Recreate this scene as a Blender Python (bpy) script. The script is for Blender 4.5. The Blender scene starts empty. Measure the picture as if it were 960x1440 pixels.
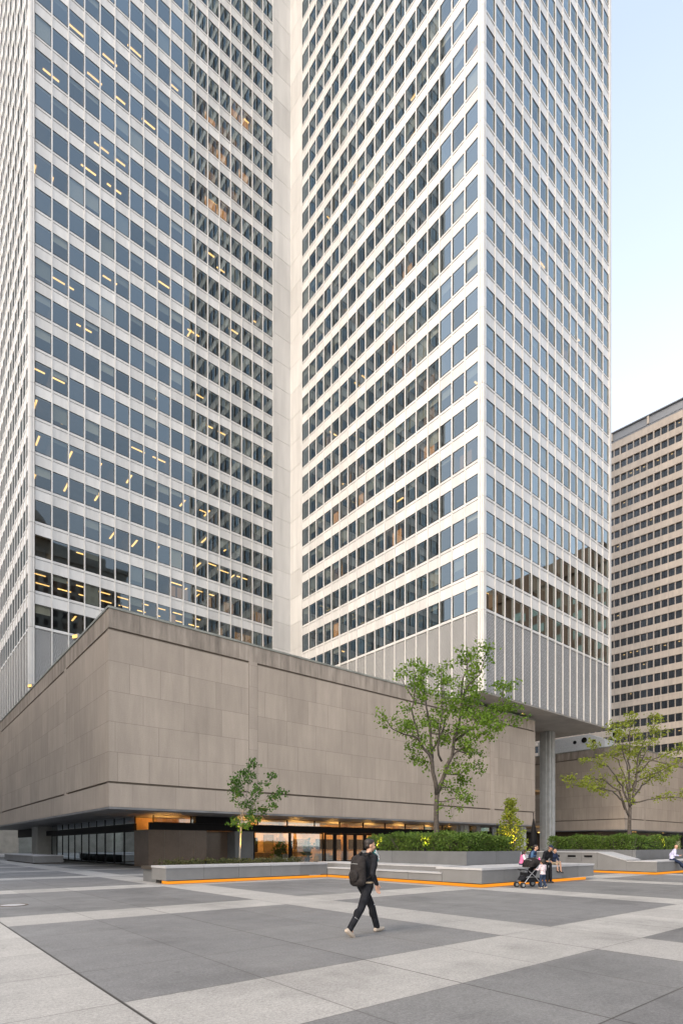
import bpy, bmesh, math, random
from mathutils import Vector, Matrix
random.seed(7)
R = math.radians
SC = bpy.context.scene
COL = SC.collection
# ------------------------------------------------------------------ camera frame (world X = u, Y = v along the building axes)
FX, FY = 0.639, 0.769            # viewing direction
EYE = 1.65
FOC, HOR, CX = 775.0, 1190.0, 480.0
def onD(px, d):
    t = (px-CX)/FOC
    return Vector((d*(FX+FY*t), d*(FY-FX*t), 0))
def onU(px, u): return onD(px, u/(FX+FY*(px-CX)/FOC))
def onV(px, v): return onD(px, v/(FY-FX*(px-CX)/FOC))
def depth(p): return p[0]*FX+p[1]*FY
def zat(py, d): return EYE+(HOR-py)/FOC*d
def img(px, py, d):
    p = onD(px, d); p.z = zat(py, d); return p

# ------------------------------------------------------------------ materials
MATS = {}
def nt(name):
    m = bpy.data.materials.new(name); m.use_nodes = True
    n = m.node_tree.nodes; l = m.node_tree.links
    n.clear(); o = n.new('ShaderNodeOutputMaterial')
    return m, n, l, o
def bsdf(n, l, o, rough=0.6, metal=0.0, spec=0.5):
    b = n.new('ShaderNodeBsdfPrincipled'); b.inputs['Roughness'].default_value = rough
    b.inputs['Metallic'].default_value = metal; b.inputs['Specular IOR Level'].default_value = spec
    l.new(b.outputs[0], o.inputs[0]); return b
def c4(c): return (c[0], c[1], c[2], 1)
def mathn(n, l, op, a, b=None, clamp=False):
    m = n.new('ShaderNodeMath'); m.operation = op; m.use_clamp = clamp
    for i, x in enumerate((a, b)):
        if x is None: continue
        if isinstance(x, (int, float)): m.inputs[i].default_value = x
        else: l.new(x, m.inputs[i])
    return m.outputs[0]
def mixc(n, l, fac, a, b, mode='MIX'):
    m = n.new('ShaderNodeMix'); m.data_type = 'RGBA'; m.blend_type = mode
    for i, x in ((0, fac), (6, a), (7, b)):
        if isinstance(x, (int, float)): m.inputs[i].default_value = x
        elif isinstance(x, tuple): m.inputs[i].default_value = c4(x)
        else: l.new(x, m.inputs[i])
    return m.outputs[2]
def noise(n, l, vec, scale, detail=4, rough=0.6):
    t = n.new('ShaderNodeTexNoise'); t.inputs['Scale'].default_value = scale
    t.inputs['Detail'].default_value = detail; t.inputs['Roughness'].default_value = rough
    if vec is not None: l.new(vec, t.inputs['Vector'])
    return t.outputs['Fac']
def ramp(n, l, fac, lo, hi, a, b):
    r = n.new('ShaderNodeMapRange'); r.inputs[1].default_value = lo; r.inputs[2].default_value = hi
    r.inputs[3].default_value = a; r.inputs[4].default_value = b
    l.new(fac, r.inputs[0]); return r.outputs[0]
def mapped(n, l, vec, scale=(1, 1, 1), loc=(0, 0, 0)):
    m = n.new('ShaderNodeMapping'); m.inputs['Scale'].default_value = scale; m.inputs['Location'].default_value = loc
    l.new(vec, m.inputs['Vector']); return m.outputs[0]
def bump(n, l, b, h, strength=0.3, dist=0.02):
    k = n.new('ShaderNodeBump'); k.inputs['Strength'].default_value = strength; k.inputs['Distance'].default_value = dist
    l.new(h, k.inputs['Height']); l.new(k.outputs[0], b.inputs['Normal'])

def plain(name, c, rough=0.6, metal=0.0, var=0.12, scale=6, spec=0.5):
    m, n, l, o = nt(name); b = bsdf(n, l, o, rough, metal, spec)
    tc = n.new('ShaderNodeTexCoord')
    f = ramp(n, l, noise(n, l, tc.outputs['Object'], scale), .3, .7, 1-var, 1+var)
    col = mixc(n, l, 1.0, c, (1, 1, 1), 'MULTIPLY')
    hs = n.new('ShaderNodeHueSaturation'); hs.inputs['Color'].default_value = c4(c); l.new(f, hs.inputs['Value'])
    l.new(hs.outputs[0], b.inputs['Base Color'])
    if spec < .13 and rough > .65: bump(n, l, b, noise(n, l, mapped(n, l, tc.outputs['Object'], (1, 1, .6)), 11, 3, .5), .9, .035)
    MATS[name] = m; return m
def emit(name, c, s):
    m, n, l, o = nt(name); e = n.new('ShaderNodeEmission'); e.inputs[0].default_value = c4(c); e.inputs[1].default_value = s
    l.new(e.outputs[0], o.inputs[0]); MATS[name] = m; return m

def cladding(name, c):
    m, n, l, o = nt(name); b = bsdf(n, l, o, .38)
    tc = n.new('ShaderNodeTexCoord')
    f1 = noise(n, l, mapped(n, l, tc.outputs['Object'], (1.1, 1.1, .12)), 1.0, 5)
    f2 = noise(n, l, tc.outputs['Object'], .11, 2)
    v = mathn(n, l, 'MULTIPLY', ramp(n, l, f1, .3, .75, 1.04, .84), ramp(n, l, f2, .3, .7, .95, 1.03))
    isl = n.new('ShaderNodeNewGeometry')
    v = mathn(n, l, 'MULTIPLY', v, ramp(n, l, isl.outputs['Random Per Island'], 0, 1, .89, 1.05))
    hs = n.new('ShaderNodeHueSaturation'); hs.inputs['Color'].default_value = c4(c); l.new(v, hs.inputs['Value'])
    l.new(hs.outputs[0], b.inputs['Base Color']); MATS[name] = m; return m

def stone(name, c1, c2, bw, rh, off=(0, 0), mortar=.012, mcol=.5, streak=.25, sat=1.0):
    m, n, l, o = nt(name); b = bsdf(n, l, o, .8, 0, .25)
    uv = n.new('ShaderNodeUVMap'); tc = n.new('ShaderNodeTexCoord')
    vec = mapped(n, l, uv.outputs[0], (1, 1, 1), (off[0], off[1], 0))
    br = n.new('ShaderNodeTexBrick'); l.new(vec, br.inputs['Vector'])
    br.offset = .37; br.offset_frequency = 2; br.squash = .72; br.squash_frequency = 3
    br.inputs['Color1'].default_value = c4(c1); br.inputs['Color2'].default_value = c4(c2)
    br.inputs['Mortar'].default_value = c4([x*mcol for x in c1])
    br.inputs['Scale'].default_value = 1; br.inputs['Mortar Size'].default_value = mortar; br.inputs['Mortar Smooth'].default_value = .3
    br.inputs['Bias'].default_value = 0; br.inputs['Brick Width'].default_value = bw; br.inputs['Row Height'].default_value = rh
    f1 = noise(n, l, mapped(n, l, uv.outputs[0], (1.6, .22, 1)), 1.0, 6, .65)
    f2 = noise(n, l, uv.outputs[0], 14, 3, .7)
    f3 = noise(n, l, tc.outputs['Object'], .16, 3)
    v = mathn(n, l, 'MULTIPLY', ramp(n, l, f1, .35, .75, 1+streak*.25, 1-streak), ramp(n, l, f2, .2, .8, .9, 1.1))
    v = mathn(n, l, 'MULTIPLY', v, ramp(n, l, f3, .3, .7, .9, 1.08))
    hs = n.new('ShaderNodeHueSaturation'); l.new(br.outputs[0], hs.inputs['Color']); l.new(v, hs.inputs['Value'])
    hs.inputs['Saturation'].default_value = sat
    l.new(hs.outputs[0], b.inputs['Base Color'])
    bump(n, l, b, f2, .25, .01)
    MATS[name] = m; return m

def granite(name, c, rough=.55, speck=.35):
    m, n, l, o = nt(name); b = bsdf(n, l, o, rough, 0, .4)
    tc = n.new('ShaderNodeTexCoord')
    f1 = noise(n, l, tc.outputs['Object'], 60, 3, .8); f2 = noise(n, l, tc.outputs['Object'], .9, 3)
    isl = n.new('ShaderNodeNewGeometry')
    v = mathn(n, l, 'MULTIPLY', ramp(n, l, f1, .25, .75, 1-speck, 1+speck), ramp(n, l, f2, .3, .7, .88, 1.08))
    v = mathn(n, l, 'MULTIPLY', v, ramp(n, l, isl.outputs['Random Per Island'], 0, 1, .84, 1.1))
    hs = n.new('ShaderNodeHueSaturation'); hs.inputs['Color'].default_value = c4(c); l.new(v, hs.inputs['Value'])
    l.new(hs.outputs[0], b.inputs['Base Color']); MATS[name] = m; return m

def glass(name, trans, gloss, lo, hi, rough=.015):
    m, n, l, o = nt(name)
    tr = n.new('ShaderNodeBsdfTransparent'); tr.inputs[0].default_value = c4(trans)
    gl = n.new('ShaderNodeBsdfGlossy'); gl.inputs[0].default_value = c4(gloss); gl.inputs['Roughness'].default_value = rough
    lw = n.new('ShaderNodeLayerWeight'); lw.inputs[0].default_value = .35
    if name == 'pane':
        gi = n.new('ShaderNodeNewGeometry'); oi = n.new('ShaderNodeObjectInfo')
        rv = mathn(n, l, 'FRACT', mathn(n, l, 'ADD', gi.outputs['Random Per Island'], oi.outputs['Random']))
        l.new(mixc(n, l, rv, tuple(x*.80 for x in gloss), tuple(min(1, x*1.16) for x in gloss)), gl.inputs[0])
        l.new(mixc(n, l, rv, tuple(x*1.12 for x in trans), tuple(x*.8 for x in trans)), tr.inputs[0])
    f = ramp(n, l, lw.outputs['Facing'], 0, 1, lo, hi)
    mx = n.new('ShaderNodeMixShader'); l.new(f, mx.inputs[0]); l.new(tr.outputs[0], mx.inputs[1]); l.new(gl.outputs[0], mx.inputs[2])
    l.new(mx.outputs[0], o.inputs[0]); MATS[name] = m; return m

def leafmat(name, c, c2, trans=.35):
    m, n, l, o = nt(name)
    g = n.new('ShaderNodeNewGeometry'); tc = n.new('ShaderNodeTexCoord')
    f = noise(n, l, tc.outputs['Object'], .9, 2)
    fac = mathn(n, l, 'ADD', mathn(n, l, 'MULTIPLY', g.outputs['Random Per Island'], .6), mathn(n, l, 'MULTIPLY', ramp(n, l, f, .3, .7, 0, 1), .4))
    col = mixc(n, l, fac, c, c2)
    b = n.new('ShaderNodeBsdfPrincipled'); b.inputs['Roughness'].default_value = .5; b.inputs['Specular IOR Level'].default_value = .3
    l.new(col, b.inputs['Base Color'])
    t = n.new('ShaderNodeBsdfTranslucent'); l.new(col, t.inputs[0])
    mx = n.new('ShaderNodeMixShader'); mx.inputs[0].default_value = trans
    l.new(b.outputs[0], mx.inputs[1]); l.new(t.outputs[0], mx.inputs[2]); l.new(mx.outputs[0], o.inputs[0])
    MATS[name] = m; return m

cladding('clad', (.66, .645, .62))
cladding('spandrel', (.71, .70, .68))
plain('mullion', (.70, .68, .65), .35, 0, .06, 1)
stone('screen', (.40, .40, .40), (.47, .47, .465), .30, .15, mortar=.03, mcol=.35, streak=.12)
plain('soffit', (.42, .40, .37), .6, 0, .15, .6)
plain('interior', (.24, .19, .145), .9, 0, .1, 1)
plain('core', (.20, .15, .11), .9, 0, .3, .3)
plain('blind', (.60, .59, .54), .8, 0, .05); plain('blind_dark', (.30, .31, .29), .8, 0, .05)
glass('pane', (.66, .66, .60), (.50, .60, .65), .095, .95)
glass('pane2', (.40, .42, .44), (.50, .55, .62), .25, .9)
glass('clear', (.92, .93, .90), (.8, .9, .95), .05, .85, .0)
glass('darkglass', (.35, .38, .38), (.85, .92, .95), .3, .95, .0)
emit('tube', (1, .60, .20), 1.5)
emit('led', (1.0, .34, .03), .54)
emit('warmlamp', (1, .55, .16), 1.1)
emit('lobbylamp', (1, .50, .13), 20.0)
stone('limestone', (.405, .342, .282), (.468, .395, .326), 2.9, 1.97, (0, -5.80), .012, .55, .15)
stone('limeband', (.405, .342, .284), (.455, .385, .32), 4.2, 1.62, (1.3, -4.2), .010, .66, .16)
stone('parapet', (.365, .31, .257), (.42, .357, .298), 5.2, 1.6, (.4, -15.7), .012, .6, .55)
plain('groove', (.16, .135, .11), .9)
plain('coping', (.27, .275, .24), .6, 0, .25, 1.2)
plain('darkmetal', (.010, .010, .011), .6, 0, .1, 6, .15)
plain('greymetal', (.32, .33, .33), .45, .3, .1)
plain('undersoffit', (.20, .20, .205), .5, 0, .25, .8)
plain('concrete', (.43, .435, .42), .7, 0, .14, 1.1)
granite('brown_granite', (.13, .095, .072), .25, .45)
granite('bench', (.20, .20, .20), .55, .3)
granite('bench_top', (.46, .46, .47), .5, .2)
granite('bedstone', (.145, .15, .155), .5, .3)
plain('wood', (.42, .25, .10), .5, 0, .3, 2)
plain('lobbywall', (.55, .38, .20), .7, 0, .3, .8)
plain('lobbyfloor', (.25, .2, .15), .3)
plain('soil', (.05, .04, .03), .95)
plain('bark', (.085, .072, .062), .9, 0, .4, 9)
plain('barklight', (.27, .24, .21), .85, 0, .3, 9)
leafmat('leaf_spring', (.085, .185, .016), (.20, .30, .034), .42)
leafmat('leaf_dark', (.035, .10, .015), (.085, .17, .025), .25)
leafmat('leaf_yellow', (.18, .25, .025), (.33, .36, .05), .45)
leafmat('leaf_hedge', (.05, .115, .016), (.14, .21, .035), .25)
leafmat('leaf_low', (.03, .055, .015), (.10, .09, .03), .2)
stone('tan_concrete', (.62, .53, .445), (.66, .565, .475), 6.5, 40, mortar=.03, mcol=.8, streak=.15)
plain('winrecess', (.03, .034, .04), .6)
plain('louver', (.30, .31, .33), .5)
stone('brick', (.17, .115, .085), (.20, .14, .105), 4, 1.0, mortar=.06, mcol=1.3, streak=.1)
plain('ornate', (.40, .39, .355), .8, 0, .2, .5)
plain('greenwin', (.22, .32, .29), .2)
plain('white', (.74, .74, .73), .5)

def paving():
    m, n, l, o = nt('paving'); b = bsdf(n, l, o, .62, 0, .35)
    tc = n.new('ShaderNodeTexCoord'); sp = n.new('ShaderNodeSeparateXYZ'); l.new(tc.outputs['Object'], sp.inputs[0])
    CU, CV = 1.705, 1.765
    U = mathn(n, l, 'DIVIDE', mathn(n, l, 'SUBTRACT', sp.outputs[0], 1.94), CU)
    V = mathn(n, l, 'DIVIDE', mathn(n, l, 'SUBTRACT', sp.outputs[1], 5.93), CV)
    iu = mathn(n, l, 'FLOOR', U); iv = mathn(n, l, 'FLOOR', V)
    mu = mathn(n, l, 'FLOORED_MODULO', iu, 5.0); mv = mathn(n, l, 'FLOORED_MODULO', iv, 5.0)
    dark = mathn(n, l, 'MULTIPLY', mathn(n, l, 'LESS_THAN', mu, 3.5), mathn(n, l, 'LESS_THAN', mv, 3.5))
    cb = n.new('ShaderNodeCombineXYZ'); l.new(iu, cb.inputs[0]); l.new(mathn(n, l, 'FLOOR', mathn(n, l, 'DIVIDE', iv, 2.0)), cb.inputs[1])
    wn = n.new('ShaderNodeTexWhiteNoise'); wn.noise_dimensions = '3D'; l.new(cb.outputs[0], wn.inputs['Vector'])
    bcb = n.new('ShaderNodeCombineXYZ'); l.new(mathn(n, l, 'FLOOR', mathn(n, l, 'DIVIDE', iu, 5.0)), bcb.inputs[0]); l.new(mathn(n, l, 'FLOOR', mathn(n, l, 'DIVIDE', iv, 5.0)), bcb.inputs[1])
    wb = n.new('ShaderNodeTexWhiteNoise'); wb.noise_dimensions = '3D'; l.new(bcb.outputs[0], wb.inputs['Vector'])
    light = mixc(n, l, wn.outputs['Value'], (.37, .358, .338), (.44, .427, .402))
    darkc = mixc(n, l, wb.outputs['Value'], (.185, .184, .181), (.232, .23, .228))
    darkc = mixc(n, l, wn.outputs['Value'], darkc, mixc(n, l, 1.0, darkc, (.86, .86, .87), 'MULTIPLY'))
    col = mixc(n, l, dark, light, darkc)
    # joints
    fu = mathn(n, l, 'FRACT', U); fv = mathn(n, l, 'FRACT', V)
    du = mathn(n, l, 'MULTIPLY', mathn(n, l, 'MINIMUM', fu, mathn(n, l, 'SUBTRACT', 1.0, fu)), CU)
    dv = mathn(n, l, 'MULTIPLY', mathn(n, l, 'MINIMUM', fv, mathn(n, l, 'SUBTRACT', 1.0, fv)), CV)
    ju = ramp(n, l, du, .007, .018, 1, 0)
    jv = mathn(n, l, 'MULTIPLY', ramp(n, l, dv, .005, .013, 1, 0), .5)
    # alternate joints are tighter
    odd = mathn(n, l, 'FLOORED_MODULO', mathn(n, l, 'ROUND', U), 2.0)
    ju = mathn(n, l, 'MULTIPLY', ju, ramp(n, l, odd, 0, 1, .8, .45))
    j = mathn(n, l, 'MAXIMUM', ju, jv, True)
    # expansion joint, wider, along one line
    ej = ramp(n, l, mathn(n, l, 'ABSOLUTE', mathn(n, l, 'SUBTRACT', sp.outputs[0], 1.93)), .010, .016, 1, 0)
    j = mathn(n, l, 'MAXIMUM', j, ej, True)
    ek = ramp(n, l, mathn(n, l, 'ABSOLUTE', mathn(n, l, 'SUBTRACT', sp.outputs[1], 2.40)), .006, .011, .9, 0); ek = mathn(n, l, 'MULTIPLY', ek, mathn(n, l, 'GREATER_THAN', sp.outputs[0], 1.94)); j = mathn(n, l, 'MAXIMUM', j, ek, True)
    g1 = noise(n, l, tc.outputs['Object'], 70, 3, .8); g2 = noise(n, l, tc.outputs['Object'], .55, 5, .6); g3 = noise(n, l, tc.outputs['Object'], 5, 4, .7)
    mm = mapped(n, l, tc.outputs['Object'], (.25, 2.2, 1)); g4 = noise(n, l, mm, 1.4, 4, .6)
    v = mathn(n, l, 'MULTIPLY', ramp(n, l, g1, .3, .7, .68, 1.32), ramp(n, l, g2, .3, .75, 1.06, .88))
    v = mathn(n, l, 'MULTIPLY', v, ramp(n, l, g3, .3, .75, 1.07, .90))
    g5 = noise(n, l, tc.outputs['Object'], 26, 2, .6); v = mathn(n, l, 'MULTIPLY', v, ramp(n, l, g5, .3, .7, .82, 1.18))
    v = mathn(n, l, 'MULTIPLY', v, ramp(n, l, g4, .3, .75, 1.03, .95))
    vn = n.new('ShaderNodeTexVoronoi'); vn.inputs['Scale'].default_value = .9; l.new(tc.outputs['Object'], vn.inputs['Vector'])
    spot = ramp(n, l, vn.outputs['Distance'], .03, .045, .72, 1); v = mathn(n, l, 'MULTIPLY', v, spot)
    st = noise(n, l, mapped(n, l, tc.outputs['Object'], (1, 1, 1), (13, 4, 0)), .28, 6, .7); v = mathn(n, l, 'MULTIPLY', v, ramp(n, l, st, .50, .66, 1, .76))
    hs = n.new('ShaderNodeHueSaturation'); l.new(col, hs.inputs['Color']); l.new(v, hs.inputs['Value'])
    fin = mixc(n, l, j, hs.outputs[0], (.045, .04, .036))
    l.new(fin, b.inputs['Base Color'])
    l.new(ramp(n, l, g2, .3, .7, .5, .75), b.inputs['Roughness'])
    bump(n, l, b, g1, .12, .004)
    MATS['paving'] = m
paving()

# ------------------------------------------------------------------ mesh builder
class MB:
    def __init__(s): s.v = []; s.f = []; s.uv = []; s.mi = []
    def quad(s, p, uv=None, mi=0):
        b = len(s.v); s.v += [tuple(x) for x in p]; s.f.append(tuple(range(b, b+len(p))))
        if uv is None:
            a, c, d = Vector(p[0]), Vector(p[1]), Vector(p[2]); nn = (c-a).cross(d-a)
            ax = max(range(3), key=lambda i: abs(nn[i]))
            uv = [((x[1], x[2]) if ax == 0 else (x[0], x[2]) if ax == 1 else (x[0], x[1])) for x in p]
        s.uv.append(uv); s.mi.append(mi)
    def box(s, x0, x1, y0, y1, z0, z1, mi=0, skip=''):
        b = len(s.v)
        s.v += [(x0,y0,z0),(x1,y0,z0),(x1,y1,z0),(x0,y1,z0),(x0,y0,z1),(x1,y0,z1),(x1,y1,z1),(x0,y1,z1)]
        for k, f in (('b',(3,2,1,0)),('t',(4,5,6,7)),('f',(0,1,5,4)),('k',(2,3,7,6)),('l',(3,0,4,7)),('r',(1,2,6,5))):
            if k in skip: continue
            s.f.append(tuple(b+i for i in f)); s.mi.append(mi)
            P = [s.v[b+i] for i in f]
            s.uv.append([(p[0],p[1]) for p in P] if k in 'bt' else [(p[0],p[2]) for p in P] if k in 'fk' else [(p[1],p[2]) for p in P])
    def prism(s, pts, axis, a, bb, mi=0):
        """pts: polygon in the two remaining coordinates, extruded along axis from a to bb."""
        def mk(p, t): return (t,p[0],p[1]) if axis == 0 else (p[0],t,p[1]) if axis == 1 else (p[0],p[1],t)
        n = len(pts); b = len(s.v)
        s.v += [mk(p, a) for p in pts]+[mk(p, bb) for p in pts]
        fs = [tuple(range(b, b+n))[::-1], tuple(range(b+n, b+2*n))]+[(b+i, b+(i+1)%n, b+n+(i+1)%n, b+n+i) for i in range(n)]
        for f in fs:
            s.f.append(f); s.mi.append(mi)
            P = [s.v[i] for i in f]; s.uv.append([(p[0]+p[1], p[2]) for p in P])
    def tube(s, pts, rad, n=8, mi=0, cap=True):
        pts = [Vector(p) for p in pts]
        if not hasattr(rad, '__len__'): rad = [rad]*len(pts)
        rings = []; prev = None
        for i, p in enumerate(pts):
            d = (pts[min(i+1, len(pts)-1)]-pts[max(i-1, 0)])
            if d.length < 1e-9: d = Vector((0,0,1))
            d.normalize()
            if prev is None:
                a = Vector((1,0,0)) if abs(d.x) < .8 else Vector((0,1,0))
                x = d.cross(a).normalized()
            else:
                x = (prev-d*prev.dot(d))
                x = x.normalized() if x.length > 1e-6 else d.orthogonal().normalized()
            prev = x; y = d.cross(x)
            b = len(s.v)
            for k in range(n):
                a = 2*math.pi*k/n
                s.v.append(tuple(p+(x*math.cos(a)+y*math.sin(a))*rad[i]))
            rings.append(b)
        for i in range(len(rings)-1):
            for k in range(n):
                a, b = rings[i], rings[i+1]
                s.f.append((a+k, a+(k+1)%n, b+(k+1)%n, b+k)); s.uv.append([(0,0)]*4); s.mi.append(mi)
        if cap:
            for b, rev in ((rings[0], True), (rings[-1], False)):
                f = tuple(range(b, b+n)); s.f.append(f[::-1] if rev else f); s.uv.append([(0,0)]*n); s.mi.append(mi)
    def lathe(s, prof, n=24, c=(0,0,0), mi=0):
        b = len(s.v); m = len(prof)
        for k in range(n):
            a = 2*math.pi*k/n
            for r, z in prof: s.v.append((c[0]+r*math.cos(a), c[1]+r*math.sin(a), c[2]+z))
        for k in range(n):
            for i in range(m-1):
                a0 = b+k*m+i; a1 = b+((k+1)%n)*m+i
                s.f.append((a0, a1, a1+1, a0+1)); s.uv.append([(0,0)]*4); s.mi.append(mi)
    def mesh(s, name, mats, smooth=False):
        me = bpy.data.meshes.new(name); me.from_pydata(s.v, [], s.f)
        ul = me.uv_layers.new(name='UVMap')
        flat = [c for f in s.uv for p in f for c in p]
        ul.data.foreach_set('uv', flat)
        for m in (mats if isinstance(mats, (list, tuple)) else [mats]): me.materials.append(MATS[m] if isinstance(m, str) else m)
        me.polygons.foreach_set('material_index', s.mi)
        if smooth: me.polygons.foreach_set('use_smooth', [True]*len(s.f))
        me.update(); return me
    def build(s, name, mats, parent=None, smooth=False, loc=None):
        o = bpy.data.objects.new(name, s.mesh(name, mats, smooth)); COL.objects.link(o)
        if parent is not None: o.parent = parent
        if loc is not None: o.location = loc
        return o
def tag(o, label=None, cat=None, group=None, kind=None):
    if label: o['label'] = label
    if cat: o['category'] = cat
    if group: o['group'] = group
    if kind: o['kind'] = kind
    return o
def thing(name, label, cat, loc=(0,0,0), rz=0, group=None):
    o = bpy.data.objects.new(name, None); COL.objects.link(o); o.empty_display_size = .3
    o.location = loc; o.rotation_euler = (0,0,rz)
    return tag(o, label, cat, group)
def link_mesh(name, me, parent, loc=(0,0,0), rz=0):
    o = bpy.data.objects.new(name, me); COL.objects.link(o); o.parent = parent; o.location = loc; o.rotation_euler = (0,0,rz); return o

V_ = Vector
def leafcloud(m, pts, rnd, size, spread, droop=.3):
    for (p, k) in pts:
        for _ in range(k):
            q = p+Vector((rnd.gauss(0, spread), rnd.gauss(0, spread), rnd.gauss(0, spread*.75)))
            s = size*rnd.uniform(.6, 1.25)
            d = Vector((rnd.uniform(-1, 1), rnd.uniform(-1, 1), rnd.uniform(-.9, .4)-droop)).normalized()
            w = d.cross(Vector((rnd.uniform(-1, 1), rnd.uniform(-1, 1), rnd.uniform(-.3, 1)))).normalized()
            n = d.cross(w)
            a, b, c = q, q+d*s*.5+w*s*.36+n*s*.08, q+d*s
            e = q+d*s*.5-w*s*.36+n*s*.08
            i = len(m.v); m.v += [tuple(a), tuple(b), tuple(c), tuple(e)]
            m.f.append((i, i+1, i+2, i+3)); m.uv.append([(0,0)]*4); m.mi.append(0)
# ------------------------------------------------------------------ ground
g = MB(); S = 1500
g.quad([(-S,-S,0),(S,-S,0),(S,S,0),(-S,S,0)])
tag(g.build('plaza_paving', 'paving'), kind='structure')

# ------------------------------------------------------------------ office tower
U0, U1, U2 = 12.6, 47.6, 76.4       # left wing end, notch face, near wing far side
V0, V1, V2 = 34.5, 69.4, 98.2       # near wing front, notch face, left wing far side
ZB, Z0, HF, NF = 17.7, 26.1, 3.9, 41
BAY = 1.745
ZT = Z0+NF*HF
tower = thing('office_tower', 'tall white cross-shaped office tower with ribbed grid of dark windows rising behind the stone building', 'skyscraper', (U1, V1, 0))
def tb(mb, name, mats): 
    o = mb.build(name, mats); o.parent = tower; o.matrix_parent_inverse = Matrix.Translation((-U1, -V1, 0)); return o
# a facade: origin, direction along, outward normal, number of bays, start offset of first bay
FAC = [ # key, origin, dir, normal, nb, off, length
    ('A', Vector((U0, V1, 0)), Vector((1,0,0)), Vector((0,-1,0)), 18, .42, U1-U0),
    ('B', Vector((U1, V0, 0)), Vector((0,1,0)), Vector((-1,0,0)), 18, .44, V1-V0),
    ('C', Vector((U1, V0, 0)), Vector((1,0,0)), Vector((0,-1,0)), 16, .44, U2-U1),
    ('D', Vector((U0, V1, 0)), Vector((0,1,0)), Vector((-1,0,0)), 16, .44, V2-V1),
]
def fp(F, s, out, z):
    p = F[1]+F[2]*s+F[3]*out; return (p.x, p.y, z)
def fbox(mb, F, s0, s1, o0, o1, z0, z1, mi=0):
    a = fp(F, s0, o0, 0); b = fp(F, s1, o1, 0)
    mb.box(min(a[0],b[0]), max(a[0],b[0]), min(a[1],b[1]), max(a[1],b[1]), z0, z1, mi)
SIL, WT = .34, 2.72       # sill top and window head above the floor joint
clad = MB(); scr = MB(); wins = []
for F in FAC:
    key, nb, off, L = F[0], F[4], F[5], F[6]
    s0, s1 = off, off+nb*BAY
    for k in range(nb):
        a, b = s0+k*BAY+.05, s0+(k+1)*BAY-.05
        for n in range(NF):
            z = Z0+n*HF
            fbox(clad, F, a, b, -.35, 0, z+WT, z+HF-.035)      # spandrel panel
        fbox(scr, F, a, b, -.3, -.02, ZB+.12, Z0-.06)           # louvred screen of the lowest storeys
    for n in range(NF):                                         # sloped sill strip across the whole face
        z = Z0+n*HF
        for k in range(nb):
            a, b = s0+k*BAY+.05, s0+(k+1)*BAY-.05
            P = [fp(F,a,.05,z), fp(F,b,.05,z), fp(F,b,.05,z+.2), fp(F,a,.05,z+.2)]
            if key in 'BD': P = P[::-1]
            clad.quad(P)
            Q = [fp(F,a,.05,z+.2), fp(F,b,.05,z+.2), fp(F,b,-.055,z+SIL), fp(F,a,-.055,z+SIL)]
            clad.quad(Q[::-1] if key in 'BD' else Q)
            Q = [fp(F,a,.05,z), fp(F,b,.05,z), fp(F,b,-.3,z), fp(F,a,-.3,z)]
            clad.quad(Q if key in 'BD' else Q[::-1])
            wins.append((F, k, n, (a+b)/2, z))
    fbox(scr, F, s0, s1, -.25, .02, ZB, ZB+.1)
tb(clad, 'spandrel_cladding', 'spandrel')
tb(scr, 'louvre_screen', 'screen')
# plain notch panels with floor joints, on faces A and B
nc = MB()
for F in FAC[:2]:
    s0 = F[5]+F[4]*BAY+.08; s1 = F[6]
    nc2 = 0
    zz = Z0-HF*3+1.2
    while zz < ZT:
        half = (s0+s1)/2
        fbox(nc, F, s0, s1-(0 if F[0]=='A' else .002), -.3, .08, zz, zz+HF-.05)
        zz += HF
    fbox(nc, F, s0, s1-.02, -.3, .045, Z0-HF*3+1, ZT)
tb(nc, 'notch_panel', 'clad')
# corner piers with ribs
def pier(cx, cy, name='corner_pier', sx=1, sy=1):
    m = MB()
    z = ZB
    while z < ZT:
        z1 = min(ZT, Z0+HF*math.ceil((z-Z0+.01)/HF)) if z >= Z0 else Z0
        m.box(cx-.12, cx+.40, cy-.12, cy+.40, z, z1-.03)
        for q in (.02, .28):
            m.box(cx-.20, cx-.12, cy+q-.09, cy+q+.09, z, z1-.045)
            m.box(cx+q-.09, cx+q+.09, cy-.20, cy-.12, z, z1-.045)
        z = z1
    return tb(m, name, 'mullion')
pier(U0, V1); pier(U1, V0)
# mullions, each its own part
mm = {}
for F in FAC:
    key = F[0]
    if key not in mm:
        mb = MB()
        if key in 'AC':
            mb.box(-.065, .065, -.10, -.001, ZB, ZT); mb.box(-.045, .045, -.001, .28, ZB, ZT)
        else:
            mb.box(-.10, -.001, -.065, .065, ZB, ZT); mb.box(-.001, .28, -.045, .045, ZB, ZT)
        mm[key] = mb.mesh('mullion', 'mullion')
    for k in range(F[4]+1):
        if k == 0 and key in 'AC': continue
        p = fp(F, F[5]+k*BAY, 0, 0)
        o = link_mesh('mullion', mm[key], tower, (p[0]-U1, p[1]-V1, 0))
# end pier at far edge of C and far end of D, plus the plain faces turned away
em = MB()
em.box(U2-.40, U2+.05, V0-.15, V0+.4, ZB, ZT)
em.box(U2-.01, U2+.02, V0+.4, V1, ZB, ZT)
em.box(U2, U2+34.5, V1, V1+.3, ZB, ZT); em.box(U2+34.2, U2+34.5, V1+.3, V2, ZB, ZT)
em.box(U0, U2+34.5, V2, V2+.3, ZB, ZT); em.box(U1, U2, V2+.3, V2+35, ZB, ZT)
em.box(U0, U1, V1+.4, V2, ZT, ZT+.6); em.box(U1, U2, V0, V2, ZT, ZT+6)
tb(em, 'end_wall', 'clad')
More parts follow.
